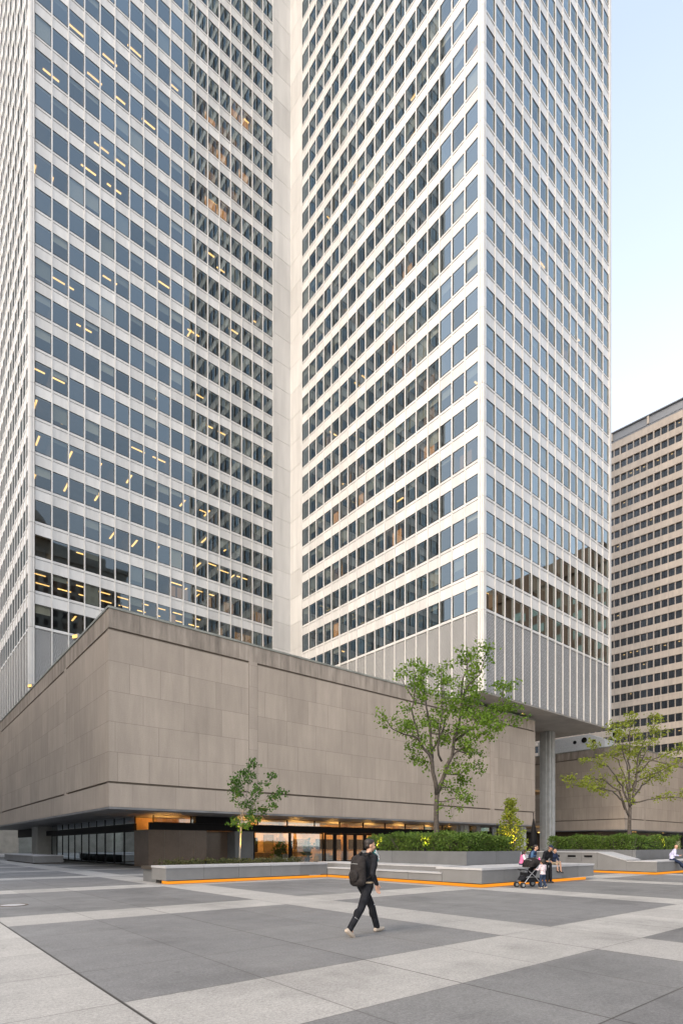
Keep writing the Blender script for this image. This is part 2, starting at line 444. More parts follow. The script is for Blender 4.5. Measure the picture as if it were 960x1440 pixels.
# soffit
sf = MB()
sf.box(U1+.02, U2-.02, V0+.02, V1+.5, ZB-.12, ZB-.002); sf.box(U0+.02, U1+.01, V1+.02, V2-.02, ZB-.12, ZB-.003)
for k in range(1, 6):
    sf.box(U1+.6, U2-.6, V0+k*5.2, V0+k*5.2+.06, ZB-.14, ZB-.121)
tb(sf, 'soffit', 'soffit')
# floor slabs (their underside is the office ceiling) and inner walls
for n in range(NF):
    z = Z0+n*HF
    sl = MB()
    sl.box(U1+.36, U2-.3, V0+.36, V1+.3, z+WT+.2, z+HF-.1)
    sl.box(U0+.36, U1+.34, V1+.36, V2-.3, z+WT+.2, z+HF-.1)
    tb(sl, 'floor_slab', 'interior')
co = MB()
co.box(U1+8, U2-8, V0+8, V1+7.9, ZB, ZT-.2); co.box(U0+9, U2, V1+8, V2-8, ZB, ZT-.3)
tb(co, 'core_wall', 'core')
# partitions seen through the glass
pt = MB()
rnd = random.Random(3)
for n in range(NF):
    z = Z0+n*HF
    for k in range(18):
        if rnd.random() < .30:
            s = .42+k*BAY
            pt.box(U0+s-.04, U0+s+.04, V1+.45, V1+rnd.uniform(3, 7.8), z, z+WT+.19)
        if rnd.random() < .30:
            s = .44+k*BAY
            pt.box(U1+.45, U1+rnd.uniform(3, 7.8), V0+s-.04, V0+s+.04, z, z+WT+.19)
tb(pt, 'partition_wall', 'core')
# windows: eight slightly different pane set-ups per orientation
WW, WHt = BAY-.1, WT-SIL
def win_mesh(key, i):
    r = random.Random(i*7+ord(key)); m = MB(); d = [r.uniform(-.007, .007) for _ in range(3)]
    d.append(d[0]+d[2]-d[1])
    w = WW/2
    c = [(-w, SIL), (w, SIL), (w, WT), (-w, WT)]
    if key in 'AC': P = [(x, .05+d[j], z) for j, (x, z) in enumerate(c)]
    else: P = [(.05+d[j], -x, z) for j, (x, z) in enumerate(c)]
    m.quad(P)
    t = .035                                                    # slim dark gasket frame
    for (x0, x1, z0, z1) in ((-w, w, SIL-.01, SIL+t), (-w, w, WT-t, WT+.01), (-w-.01, -w+t, SIL+t, WT-t), (w-t, w+.01, SIL+t, WT-t)):
        if key in 'AC': m.box(x0, x1, .02, .035, z0, z1, 1)
        else: m.box(.02, .035, x0, x1, z0, z1, 1)
    return m
wm = {k: [win_mesh(k, i) for i in range(8)] for k in 'ABCD'}
wme = {k: [m.mesh('window', ['pane', 'darkmetal']) for m in wm[k]] for k in 'ABC'}
def wsize(w):
    F, k, n, s, z = w
    p = fp(F, s, 0, z+1.5); d = depth(p)
    px = CX+FOC*(p[0]*FY-p[1]*FX)/d; py = HOR-(p[2]-EYE)/d*FOC
    inside = 0 < px < 960 and 0 < py < 1440
    hid = False
    if F[0] == 'D': inside = False
    if F[0] == 'A':
        lim = 852+(px-153)*.268 if px > 153 else 852+(153-px)
        hid = py > lim
    if F[0] == 'B': hid = py > 852+(px-153)*.268
    a = Vector(fp(F, s-.8, 0, z)); b = Vector(fp(F, s+.8, 0, z))
    pa = FOC*(a.x*FY-a.y*FX)/depth(a); pb = FOC*(b.x*FY-b.y*FX)/depth(b)
    return abs(pb-pa)/d if inside and not hid else 0
wins.sort(key=wsize, reverse=True)
rest = MB(); cnt = 0
for i, w in enumerate(wins):
    F, k, n, s, z = w; p = fp(F, s, 0, z)
    j = rnd.randrange(8)
    if i < 100:
        o = link_mesh('window', wme[F[0]][j], tower, (p[0]-U1, p[1]-V1, p[2]))
    else:
        m = wm[F[0]][j]; b = len(rest.v)
        rest.v += [(x+p[0], y+p[1], q+p[2]) for x, y, q in m.v]
        rest.f += [tuple(b+q for q in f) for f in m.f]; rest.uv += m.uv; rest.mi += m.mi
tag(tb(rest, 'window', ['pane', 'darkmetal']), kind='stuff')
# blinds behind some panes
nbl = 0; blrest = MB()
for w in wins:
    F, k, n, s, z = w
    if F[0] == 'D' or wsize(w) <= 0: continue
    if rnd.random() < .30:
        m = MB() if nbl < 98 else blrest; h = rnd.choice([.35, .5, .6, .7, .9, 1.2, 1.7, 2.3])
        fbox(m, F, s-WW/2+.03, s+WW/2-.03, -.33, -.30, z+WT-h, z+WT+.1)
        if nbl < 98: tb(m, 'window_blind', rnd.choice(['blind', 'blind_dark', 'blind_dark']))
        nbl += 1
tag(tb(blrest, 'window_blind', 'blind_dark'), kind='stuff')
# ceiling strip lights
def bar(F, s, inn, z, L, along):
    m = MB(); zc = z+WT+.14
    if along: fbox(m, F, s-L/2, s+L/2, -inn-.09, -inn+.09, zc, zc+.05)
    else: fbox(m, F, s-.09, s+.09, -inn-L, -inn, zc, zc+.05)
    tb(m, 'ceiling_light', 'tube')
A, B, C, D = FAC
emit('amber_glow', (1, .46, .14), .42); emit('amber_glow_dim', (.9, .50, .24), .16)  # self-glowing panels behind the panes, standing in for amber reflections and room light
def amber_glow(F, k, n, mat, d=1.6):
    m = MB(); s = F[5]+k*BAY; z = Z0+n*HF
    fbox(m, F, s+.1, s+BAY-.1, -d-.05, -d, z+.6, z+WT+.1); tb(m, 'glow_panel', mat)
for k, n in ((12,17),(12,18),(13,18),(13,19),(14,19),(12,19),(15,20),(14,17),(13,16),(12,16),(15,18),(14,20)): amber_glow(A, k, n, rnd.choice(['amber_glow', 'amber_glow_dim']), 1.0)  # added glow in place of amber reflections beside the notch
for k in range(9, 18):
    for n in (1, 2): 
        if rnd.random() < .5: amber_glow(A, k, n, 'amber_glow_dim', 2.2)
for _ in range(26): amber_glow(B, rnd.randrange(0, 16), rnd.randrange(0, 22), rnd.choice(['amber_glow', 'amber_glow_dim', 'amber_glow_dim']), 1.2)
for k, n in ((1, 0), (3, 12), (5, 11), (8, 10), (10, 9)): amber_glow(C, k, n, 'amber_glow_dim', .8)
for k in range(22):
    bar(A, rnd.uniform(19, 31), rnd.uniform(.8, 2.5), Z0+rnd.randrange(2, 24)*HF, 1.2, rnd.random() < .5)
for k in range(16):
    bar(B, rnd.uniform(2, 30), rnd.uniform(.8, 2.5), Z0+rnd.randrange(4, 22)*HF, 1.3, rnd.random() < .5)
for k in range(0, 9): bar(A, 1.1+k*2.4, 1.6, Z0+HF, 1.5, True); bar(A, 2.0+k*2.4, 4.0, Z0+HF, 1.5, True)
for k in range(2, 9): bar(A, 1.7+k*3.4, 2.2, Z0, 1.6, True)
bar(A, 5.0, 1.2, Z0, 1.7, False)
for n, ks in ((3, (9.5, 12.3, 15.0, 18.2, 21)), (4, (.9, 4.2, 7.6, 11.2, 14.8)), (5, (1.1, 4.6, 7.9, 11.5, 15.2)), (6, (.8, 3.9))):
    for s in ks: bar(A, s, .9+rnd.uniform(0, .6), Z0+n*HF, 1.9, False)
for n, ss, al in ((2, (6.0, 17.5, 20.5, 23.2), True), (3, (24.5, 27.5), True), (4, (18.3, 22.0, 25.5), False), (5, (18.8, 22.4), False), (8, (14.0, 22.0, 24.5), True), (11, (9.0, 20.0), True), (12, (16.0, 26.0), True), (7, (.9, 3.0), True), (6, (12.5, 15.2), True), (9, (6.0,), True), (10, (3.3, 4.0), True), (13, (.8, 2.6), False), (14, (6.5, 9.5), True), (15, (8.0, 10.6), True), (16, (2.4,), True), (17, (7.2, 10.5, 13.8), True), (18, (5.2, 9.0), True), (19, (12.0, 17.5), True), (20, (6.8,), True)):
    for s in ss: bar(A, s, 1.5, Z0+n*HF, 1.7, al)
for n in range(0, 26):
    for _ in range(rnd.choice([0, 1, 1, 2])):
        bar(B, rnd.uniform(1.5, 28), rnd.uniform(.8, 2.4), Z0+n*HF, 1.2, rnd.random() < .4)
for s, n in ((2.6, 0), (9, 12), (13.5, 11), (5.2, 14), (19, 9), (22, 10)): bar(C, s, 1.2, Z0+n*HF, 1.3, True)
# columns carrying the raised wings, and the entrance hall below
def column(cx, cy):
    m = MB(); w = .74
    m.box(cx-w, cx+w, cy-w, cy+w, 0, ZB-.12)
    for s in (-1, 1):
        m.box(cx-.30, cx+.30, cy+s*w-(.16 if s < 0 else 0), cy+s*w+(.16 if s > 0 else 0), .0, ZB-.13)
        m.box(cx+s*w-(.16 if s < 0 else 0), cx+s*w+(.16 if s > 0 else 0), cy-.30, cy+.30, .0, ZB-.13)
    return tb(m, 'column', 'concrete')
for (cx, cy) in ((71.6, 41.0), (52.2, 41.0), (71.6, 54), (52.2, 54)): column(cx, cy)
lobby = thing('glass_hall', 'tall narrow glass entrance hall with steel bars between the stone building and the round-ribbed column', 'entrance', (66, 45, 0))
def lb(mb, name, mats):
    o = mb.build(name, mats); o.parent = lobby; o.matrix_parent_inverse = Matrix.Translation((-66,-45,0)); return o
m = MB(); m.box(62.0, 71.0, 45.0, 45.02, .05, 17.4); lb(m, 'glazing', 'darkglass')
for x in (62.3, 64.2, 66.1, 68.0, 69.9): 
    m = MB(); m.box(x-.09, x+.09, 44.85, 44.998, 0, 17.5); lb(m, 'upright_bar', 'greymetal')
for z in (4.6, 8.9, 13.2): 
    m = MB(); m.box(62.0, 71.0, 44.82, 44.848, z-.12, z+.12); lb(m, 'cross_bar', 'greymetal')
m = MB(); m.box(61.9, 80, 53, 53.3, 0, 17.3); m.box(61.9, 80, 45.1, 53, 4.4, 4.7); m.box(61.9, 80, 45.1, 53, 9.8, 10.1); lb(m, 'inner_wall', 'wood')
for (x, z) in ((66.6, 9.6), (67.4, 9.6), (69, 4.2)):
    m = MB(); m.lathe([(0,0),(.16,-.05),(.2,-.2),(0,-.3)], 10, (x, 49, z)); lb(m, 'pendant_lamp', 'warmlamp')

# ------------------------------------------------------------------ stone building (left) and its twin (right)
ZP0, ZP1 = 4.20, 17.20
def wallset(obj_fn, axis, plane, sgn, a0, a1, strips, pref=''):
    """Stone wall along one axis. axis 0: runs in x at y=plane facing -y; axis 1: runs in y at x=plane facing -x."""
    def bx(m, s0, s1, o0, o1, z0, z1):
        if axis == 0: m.box(s0, s1, plane-o1, plane-o0, z0, z1)
        else: m.box(plane-o1, plane-o0, s0, s1, z0, z1)
    core = MB(); bx(core, a0+.02, a1-.02, -.5, -.12, ZP0+.01, ZP1-.3); obj_fn(core, 'groove_backing', 'groove')
    seg = [a0]+[x for s in strips for x in (s-.40, s+.40)]+[a1]
    low = MB(); bx(low, a0, a1, -.119, 0, ZP0, 5.72); obj_fn(low, 'base_course', 'limeband')
    par = MB(); bx(par, a0, a1, -.119, 0, 15.82, 17.05); obj_fn(par, 'parapet', 'parapet')
    fl = MB()
    for i in range(0, len(seg), 2): bx(fl, seg[i]+(0.0 if i else 0), seg[i+1]-(.0 if i+2 < len(seg) else 0), -.119, 0, 5.86, 15.68)
    obj_fn(fl, 'wall', 'limestone')
    for s in strips:
        st = MB(); bx(st, s-.375, s+.375, -.118, .012, 5.721, 15.839); obj_fn(st, 'pilaster_strip', 'limeband')
    cp = MB(); bx(cp, a0-.05, a1, -.4, .06, 17.06, ZP1); obj_fn(cp, 'coping', 'coping')
PU, PV, PE, PB = 11.2, 37.0, 61.75, 98.0
pod = thing('stone_building', 'low windowless beige limestone building overhanging a lit glass ground floor', 'building', (PU, PV, 0))
def pb(mb, name, mats, smooth=False):
    o = mb.build(name, mats, None, smooth); o.parent = pod; o.matrix_parent_inverse = Matrix.Translation((-PU,-PV,0)); return o
wallset(pb, 0, PV, -1, PU, PE, [21.9, 52.9])
wallset(pb, 1, PU, -1, PV+.12, PB, [48.1, 79.5])
m = MB(); m.box(PE-.12, PE, PV+.01, 60, ZP0, 17.0); pb(m, 'end_wall', 'limeband')
m = MB(); m.box(PU+.5, PE-.12, PV+.5, PB-.2, 16.6, 16.8); pb(m, 'roof', 'coping')
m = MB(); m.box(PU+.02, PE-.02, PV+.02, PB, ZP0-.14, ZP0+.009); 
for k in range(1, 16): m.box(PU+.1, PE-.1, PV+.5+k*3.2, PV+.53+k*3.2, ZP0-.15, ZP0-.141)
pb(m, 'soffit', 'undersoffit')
GV, GU = 42.0, 15.7
# front glazing, along u at GV
m = MB(); m.box(GU+9.5, PE-2, GV-.10, GV+.16, 2.90, 3.47); m.box(GU, GU+9.5, GV-.10, GV+.16, 2.90, 3.47); pb(m, 'fascia', 'darkmetal')
def bay(x0, x1, z0, z1, mat, name, fw=.06):
    fr = MB(); y = GV
    fr.box(x0, x0+fw, y-.06, y+.06, z0, z1); fr.box(x1-fw, x1, y-.06, y+.06, z0, z1)
    fr.box(x0+fw, x1-fw, y-.06, y+.06, z0, z0+fw); fr.box(x0+fw, x1-fw, y-.06, y+.06, z1-fw, z1)
    f = pb(fr, name, 'darkmetal')
    gl = MB(); gl.box(x0+fw, x1-fw, y-.006, y+.006, z0+fw, z1-fw)
    o = gl.build('pane', mat, f); return f
x = GU+.3
while x < PE-3: 
    x1 = x+3.1; bay(x, x1, 3.48, 4.05, 'clear', 'clerestory_window', .035); x = x1+.01
gx = [(24.9, 28.7), (28.75, 32.6)]
for a, b in gx: bay(a, b, .05, 2.89, 'clear', 'shop_window', .09)
x = 32.75
for k in range(8): bay(x, x+1.25, .05, 2.89, 'clear', 'glass_door', .16); x += 1.32
while x < PE-4: bay(x, x+3.0, .05, 2.89, 'darkglass', 'shop_window', .09); x += 3.08
# solid granite piers at the corner
m = MB(); m.box(GU-.1, 20.4, GV-.16, GV+3, 0, 2.9)
for k in range(1, 4): m.box(GU-.1+k*1.25, GU-.085+k*1.25, GV-.165, GV-.161, 0, 2.9, 1)
pb(m, 'granite_pier', ['brown_granite', 'groove'])
m = MB(); m.box(20.4, 23.0, GV+1.2, GV+3, 0, 2.9); pb(m, 'granite_pier', 'brown_granite')
m = MB(); m.box(23.0, 24.8, GV-.16, GV+3, 0, 2.9); pb(m, 'granite_pier', 'bedstone')
m = MB(); m.box(19.4, 23.2, GV-.25, GV+.5, 3.472, 4.055); pb(m, 'bulkhead', 'darkmetal')
m = MB(); m.box(GU+.3, 20.3, 47.2, 47.4, 2.9, 4.05); m.box(20.3, 20.5, GV+.5, 47.4, 2.9, 4.05); m.box(GU+.3, 20.3, GV+.3, 47.2, 2.91, 2.95); pb(m, 'corner_ceiling_box', 'lobbywall')
m = MB(); m.box(17, 19, 44.4, 44.7, 3.1, 3.2); pb(m, 'ceiling_light', 'lobbylamp')
# side glazing, along v at GU
m = MB(); m.box(GU-.16, GU+.1, GV+3.0, 76, 2.90, 3.47); pb(m, 'fascia', 'darkmetal')
y = GV+3.05
for k in range(11):
    y1 = y+2.6
    fr = MB(); fr.box(GU-.05, GU+.05, y, y+.07, .05, 2.89); fr.box(GU-.05, GU+.05, y1-.07, y1, .05, 2.89); fr.box(GU-.05, GU+.05, y+.07, y1-.07, .05, .16); fr.box(GU-.05, GU+.05, y+.07, y1-.07, 2.8, 2.89)
    f = pb(fr, 'shop_window', 'darkmetal')
    gl = MB(); gl.box(GU-.006, GU+.006, y+.07, y1-.07, .16, 2.8); gl.build('pane', 'darkglass', f)
    fr = MB(); fr.box(GU-.05, GU+.05, y, y+.05, 3.48, 4.05); f = pb(fr, 'clerestory_window', 'darkmetal')
    gl = MB(); gl.box(GU-.006, GU+.006, y+.05, y1, 3.48, 4.05); gl.build('pane', 'darkglass', f)
    y = y1+.01
m = MB(); m.box(14.6, 17.5, 76.0, 79.5, 0, ZP0-.15); m.box(14.57, 14.6, 76.6, 76.75, .3, 3.6); pb(m, 'concrete_pier', 'concrete')
m = MB(); m.box(16.0, 16.1, 80, 97, .05, 2.9); pb(m, 'rear_glazing', 'darkglass')
m = MB(); m.box(15.9, 16.2, 79.5, 97, 2.9, ZP0-.15); pb(m, 'rear_fascia', 'darkmetal')
m = MB(); m.box(59.9, 60.9, 37.7, 38.7, 0, ZP0-.15); pb(m, 'column', 'concrete')
m = MB(); m.box(55.4, 56.2, 41.0, 41.7, 0, ZP0-.15); pb(m, 'column', 'concrete')
# lobby interior
m = MB(); m.box(GU+.3, PE-2.2, 49, 49.3, 0, 4.0)
m.box(GU+.2, PE-2.2, GV+.3, 52, 4.061, 4.063)
pb(m, 'lobby_back_wall', 'lobbywall')
m = MB(); m.box(GU+.2, PE-2.2, GV+.2, 52, .004, .03); pb(m, 'lobby_floor', 'lobbyfloor')
for k in range(20):
    x = 24.6+k*1.6; y = 43.6+(k*1.37) % 4.2
    m = MB(); m.box(x-.6, x+.6, y-.12, y+.12, 3.24, 3.36); pb(m, 'ceiling_light', 'lobbylamp')
for (x, y) in ((30.6, 46), (39.5, 47), (47, 46.5)):
    m = MB(); m.lathe([(.001,0),(.42,0),(.42,4.05),(.001,4.05)], 20, (x, y, .03)); pb(m, 'lobby_column', 'wood', True)
m = MB(); m.box(28.6, 29.5, 48.9, 48.98, .03, 2.5); pb(m, 'lobby_door', 'darkmetal')
m = MB(); m.box(37, 46, 48.8, 48.98, 1.3, 2.4); pb(m, 'lobby_panel', 'darkmetal')
for (a, b, z0, z1, mt) in ((24.9, 26.2, .5, 2.7, 'core'), (26.6, 27.9, .9, 2.3, 'wood'), (30.2, 31.4, .1, 2.8, 'core'), (31.8, 33.0, .6, 2.5, 'wood'), (34, 36, .1, 2.4, 'core')):
    m = MB(); m.box(a, b, 48.86, 48.97, z0, z1); pb(m, 'wall_panel', mt)
m = MB()
for k in range(4): m.box(32.4, 34.6, 46.9, 47.3, .4+k*.5, .44+k*.5)
for x in (32.4, 34.56): m.box(x, x+.04, 46.9, 47.3, .03, 2.2)
pb(m, 'shelf', 'darkmetal')
# things standing in the lobby
rp_ = random.Random(77)
def potplant(x, y, lab):
    t = thing('potted_plant', lab, 'plant', (x, y, .03))
    m = MB(); m.lathe([(.001,0),(.22,0),(.28,.5),(.24,.5),(.001,.46)], 16); m.build('pot', 'darkmetal', t)
    m = MB(); leafcloud(m, [(V_((rp_.gauss(0,.22), rp_.gauss(0,.22), .6+abs(rp_.gauss(.55,.4)))), 5) for _ in range(60)], rp_, .26, .1, -.2); m.build('foliage', 'leaf_dark', t)
t = thing('reception_desk', 'orange-lit wooden reception desk inside the glass lobby', 'desk', (27.2, 45.6, .03))
m = MB(); m.box(-1.5, 1.5, -.3, .3, 0, .95); m.build('desk_body', 'wood', t); m = MB(); m.box(-1.6, 1.6, -.4, .4, .951, 1.0); m.build('desk_top', 'lobbywall', t)
def sofa(x, y, lab):
    t = thing('sofa', lab, 'sofa', (x, y, .03))
    m = MB(); m.box(-.9, .9, -.4, .4, .1, .42); m.build('seat', 'greymetal', t)
    m = MB(); m.box(-.9, .9, .25, .45, .421, .85); m.build('backrest', 'greymetal', t)
    for s in (-1, 1):
        m = MB(); m.box(s*.95-.1, s*.95+.1, -.4, .45, 0, .62); m.build('armrest', 'greymetal', t)
potplant(28.4, 43.3, 'dark leafy potted plant inside the shop window beside the mullion')
potplant(31.9, 43.6, 'dark leafy potted plant inside the glass lobby next to the doors')
sofa(29.6, 44.3, 'grey sofa inside the glass lobby beside the reception desk')
sofa(34.8, 44.6, 'grey sofa behind the glass doors of the lobby')
# roof fittings on the stone building
def floodlight(x, y, z, rz, lab):
    t = thing('floodlight', lab, 'floodlight', (x, y, z), rz, 'floodlights on the stone roof edges')
    m = MB(); m.prism([(-.26,.10),(.26,.02),(.26,.40),(-.18,.46)], 0, -.28, .28); m.build('housing', 'greymetal', t)
    m = MB(); m.box(-.22, .22, -.285, -.262, .12, .36); m.build('lens', 'warmlamp', t)
    m = MB(); m.box(-.04, .04, -.04, .04, -.2, .1); m.box(-.2, .2, -.05, .05, -.02, .02); m.build('bracket', 'darkmetal', t)
p = onU(41, PU); floodlight(PU+.25, p.y, 17.4, R(-60), 'small grey floodlight on the stone roof edge, far left')
p = onU(104, PU); floodlight(PU+.25, p.y, 17.4, R(-60), 'small grey floodlight on the stone roof edge near the building corner')
p = onV(735, PV); floodlight(p.x, PV+.3, 17.4, R(10), 'small floodlight on the stone roof edge above the big tree')
t = thing('mast', 'thin grey mast with a small device on top behind the stone roof corner', 'mast', (onU(170, PU+2.2).x, onU(170, PU+2.2).y, 16.8))
m = MB(); m.tube([(0,0,0),(0,0,2.2)], .04); m.build('pole', 'greymetal', t)
m = MB(); m.box(-.07, .07, -.12, .12, 2.2, 2.45); m.tube([(0,0,2.45),(.03,0,2.75)], .02); m.build('head', 'darkmetal', t)
# roof plant near the tower
def roofplant(x, y, lab):
    t = thing('roof_unit', lab, 'roof unit', (x, y, 16.8), 0, 'roof units on the stone buildings')
    m = MB(); m.box(-1.5, 1.5, -.7, .7, 0, .62); m.build('casing', 'white', t)
    m = MB(); m.lathe([(.001,.05),(.3,.05),(.32,.0)], 16, (0,0,.63)); m.build('fan_guard', 'darkmetal', t)
roofplant(50.5, 38.4, 'low white roof unit on the stone roof under the tower wing')

RU, RV = 87.0, 37.1
pod2 = thing('stone_building', 'second beige limestone block at the right behind the spreading tree', 'building', (RU, RV, 0))
def pb2(mb, name, mats, smooth=False):
    o = mb.build(name, mats, None, smooth); o.parent = pod2; o.matrix_parent_inverse = Matrix.Translation((-RU,-RV,0)); return o
wallset(pb2, 0, RV, -1, RU, 150, [94.5, 125])
wallset(pb2, 1, RU, -1, RV+.12, 80, [70])
m = MB(); m.box(RU+.02, 150, RV+.02, 80, ZP0-.14, ZP0+.009); pb2(m, 'soffit', 'undersoffit')
m = MB(); m.box(RU+.5, 150, RV+.5, 80, 16.4, 16.6); pb2(m, 'roof', 'coping')
m = MB(); m.box(RU+3, 150, RV+6, RV+6.3, 0, ZP0-.15); m.box(RU+3, RU+3.3, RV+6.3, 80, 0, ZP0-.15); pb2(m, 'ground_floor_wall', 'brown_granite')
m = MB(); m.box(RU+3.5, RU+40, RV+5.9, RV+5.99, .1, 2.6); pb2(m, 'ground_floor_glazing', 'darkglass')
for x in (97.2, 98.2, 110): 
    m = MB(); m.box(x-.1, x+.1, RV+3-.1, RV+3.1, ZP0-.19, ZP0-.151); pb2(m, 'downlight', 'warmlamp')
m = MB(); m.box(86.6, 86.9, RV+14, RV+14.3, ZP0-.3, ZP0-.151); pb2(m, 'downlight', 'warmlamp')
# white ventilation units on the right stone roof
t = thing('ventilation_unit', 'white boxy ventilation unit with round ports on the right stone roof', 'roof unit', (RU+3.2, 44.5, 16.6))
m = MB(); m.box(-1.6, 1.6, -1.2, 8, 0, 3.3); m.prism([(-1.2,.0),(-1.2,3.3),(-3.6,2.2),(-3.6,0)], 0, -1.6, 1.6); m.build('casing', 'white', t)
for (y, z, r) in ((-.3, 2.45, .45), (1.3, 2.3, .3), (-1.9, 2.0, .3)):
    m = MB(); m.tube([(-1.66, y, z), (-1.60, y, z)], r, 18); m.build('port', 'darkmetal', t)
t = thing('cooling_fan', 'round white cooling fan on a stand beside the ventilation unit', 'roof unit', (RU+2.4, 39.6, 16.6))
m = MB(); m.tube([(-.35,-.5,2.75),(.1,-.5,2.75)], .95, 24); m.build('shroud', 'white', t)
m = MB(); m.tube([(-.37,-.5,2.75),(-.36,-.5,2.75)], .72, 24); m.build('grille', 'darkmetal', t)
for y in (-1.2, .2):
    m = MB(); m.tube([(0,y,0),(0,y,2.2)], .06); m.build('leg', 'white', t)
m = MB(); m.tube([(-.4,-.5,2.75),(-.38,-.5,2.75)], .2, 12); m.build('hub', 'white', t)

# ------------------------------------------------------------------ far tan office block at right
ang = math.atan2(-1.014, 1)                       # left vanishing direction in the camera frame
wd = Vector((FX-1.014*FY, FY+1.014*FX, 0)).normalized()   # along the facade, going away
rz = math.atan2(-wd.y, -wd.x)
o0 = onD(858, 150)+wd*38                           # left end, hidden behind the tower
tan = thing('office_block', 'broad tan concrete office block with banded rows of dark windows, far right', 'office building', (o0.x, o0.y, 0), rz)
TZ = 114.0; BL = 1.62; NB = 62; TL = NB*BL
bands = MB(); NR = 28
zs = [TZ-4.9-3.7*i for i in range(NR)]             # heads of the window rows
prevz = TZ-3.0
for z in zs:
    bands.box(0, TL, 0, .5, z, prevz); prevz = z-2.0
bands.box(0, TL, 0, .5, 0, prevz)
bands.box(0, TL, .9, 30, 0, TZ-.3); bands.box(-.3, 0, 0, 30, 0, TZ-3.0)
bands.build('wall', 'tan_concrete', tan)
rec = MB(); rec.box(.2, TL-.2, .72, .88, 1, TZ-3.2); rec.build('window_recess', 'winrecess', tan)
pr = MB()
for k in range(NB+1): pr.box(k*BL-.085, k*BL+.085, .06, .7, 2, TZ-3.1)
for k in range(0, NB+1, 5): pr.box(k*BL-.14, k*BL+.14, -.02, .0, 2, TZ-3.1)
pr.build('window_pier', 'tan_concrete', tan)
rf = MB(); rf.box(-.3, TL, -.1, 30, TZ-.22, TZ); rf.box(-.3, TL, -.05, .4, TZ-3.0+.002, TZ-2.75); rf.build('roof_edge', 'louver', tan)
lv = MB(); lv.box(0, TL, .35, .6, TZ-2.3, TZ-.36)
for k in range(0, int(TL/1.0)): lv.box(k*1.0, k*1.0+.1, .1, .35, TZ-2.75, TZ-2.3)
lv.box(0, TL, .3, .5, TZ-2.33, TZ-2.22)
lv.build('roof_louvre', 'louver', tan)
for k in range(0, 12):
    cpost = MB(); cpost.box(k*9+2, k*9+2.5, -.04, .34, TZ-2.3, TZ-.36); cpost.build('roof_post', 'tan_concrete', tan)
wmesh = []
for i in range(6):
    m = MB(); rr = random.Random(i+40); d = [rr.uniform(-.012, .012) for _ in range(3)]; d.append(d[0]+d[2]-d[1])
    c = [(-.73, 0), (.73, 0), (.73, 2.0), (-.73, 2.0)]
    m.quad([(x, .42+d[j], z) for j, (x, z) in enumerate(c)])
    m.box(-.02 if i % 2 else .2, .02 if i % 2 else .24, .38, .41, 0, 2, 1)
    wmesh.append(m)
wmo = [m.mesh('window', ['pane2', 'darkmetal']) for m in wmesh]
cells = []
for k in range(NB):
    for r_ in range(NR):
        s = (k+.5)*BL; P = o0-wd*s; d = depth(P); px = CX+FOC*(P.x*FY-P.y*FX)/d; py = HOR-(zs[r_]-1-EYE)/d*FOC
        vis = 860 < px < 958 and py < 1040
        cells.append((vis, 1/d, k, r_))
cells.sort(reverse=True); rest2 = MB()
for i, (vis, dd, k, r_) in enumerate(cells):
    j = rnd.randrange(6); loc = ((k+.5)*BL, 0, zs[r_]-2.0)
    if i < 100: link_mesh('window', wmo[j], tan, loc)
    else:
        m = wmesh[j]; b = len(rest2.v)
        rest2.v += [(x+loc[0], y+loc[1], z+loc[2]) for x, y, z in m.v]; rest2.f += [tuple(b+q for q in f) for f in m.f]; rest2.uv += m.uv; rest2.mi += m.mi
tag(rest2.build('window', ['pane2', 'darkmetal'], tan), kind='stuff')
n_l = 0
for i, (vis, dd, k, r_) in enumerate(cells):
    if vis and n_l < 60 and (rnd.random() < (.5 if r_ in (2, 15, 21, 23) else .07)):
        m = MB(); s = (k+.5)*BL; z = zs[r_]-.35-rnd.random()*.4
        m.box(s-.2, s+.25, .5, .6, z, z+.16); m.build('ceiling_light', 'tube', tan); n_l += 1
# ------------------------------------------------------------------ blocks behind the camera (mirrored in the glass) and at left
def block(name, lab, x0, x1, y0, y1, H, wallm, winm, ww, wh, px_, pz_, faces='fk', cornice=True):
    t = thing(name, lab, 'building', ((x0+x1)/2, (y0+y1)/2, 0))
    cx, cy = (x0+x1)/2, (y0+y1)/2; hx, hy = (x1-x0)/2, (y1-y0)/2
    m = MB(); m.box(-hx, hx, -hy, hy, 0, H); m.build('wall', wallm, t)
    w = MB()
    nx = int(2*hx/px_); nz = int((H-6)/pz_); ny = int(2*hy/px_)
    for j in range(nz):
        z = 5+j*pz_
        for i in range(nx):
            x = -hx+(i+.5)*2*hx/nx
            w.box(x-ww/2, x+ww/2, hy+.02, hy+.06, z, z+wh)
        for i in range(ny):
            y = -hy+(i+.5)*2*hy/ny
            for s in (-1, 1):
                a, b = s*(hx+.02), s*(hx+.06); w.box(min(a,b), max(a,b), y-ww/2, y+ww/2, z, z+wh)
    tag(w.build('window', winm, t), kind='stuff')
    if cornice:
        m = MB(); m.box(-hx-.7, hx+.7, -hy-.7, hy+.7, H+.002, H+1.4); m.box(-hx+4, hx-4, -hy+4, hy-4, H+1.4, H+7); m.build('cornice', wallm, t)
    return t
block('brick_office_block', 'brown brick office block with pale green windows, mirrored in the tower glass', 118, 160, -70, 16, 62, 'brick', 'greenwin', 2.4, 1.9, 4.6, 3.9)
bo = block('stone_office_block', 'ornate grey stone block with deep cornice standing behind the viewpoint', 30, 75, -120, -90, 112, 'ornate', 'winrecess', 1.5, 2.3, 3.2, 4.0)
m = MB(); m.lathe([(6,0),(6,4),(5,6),(3,8.5),(0.5,10),(.3,13)], 16, (-9, 12, 119)); m.build('roof_dome', 'ornate', bo)
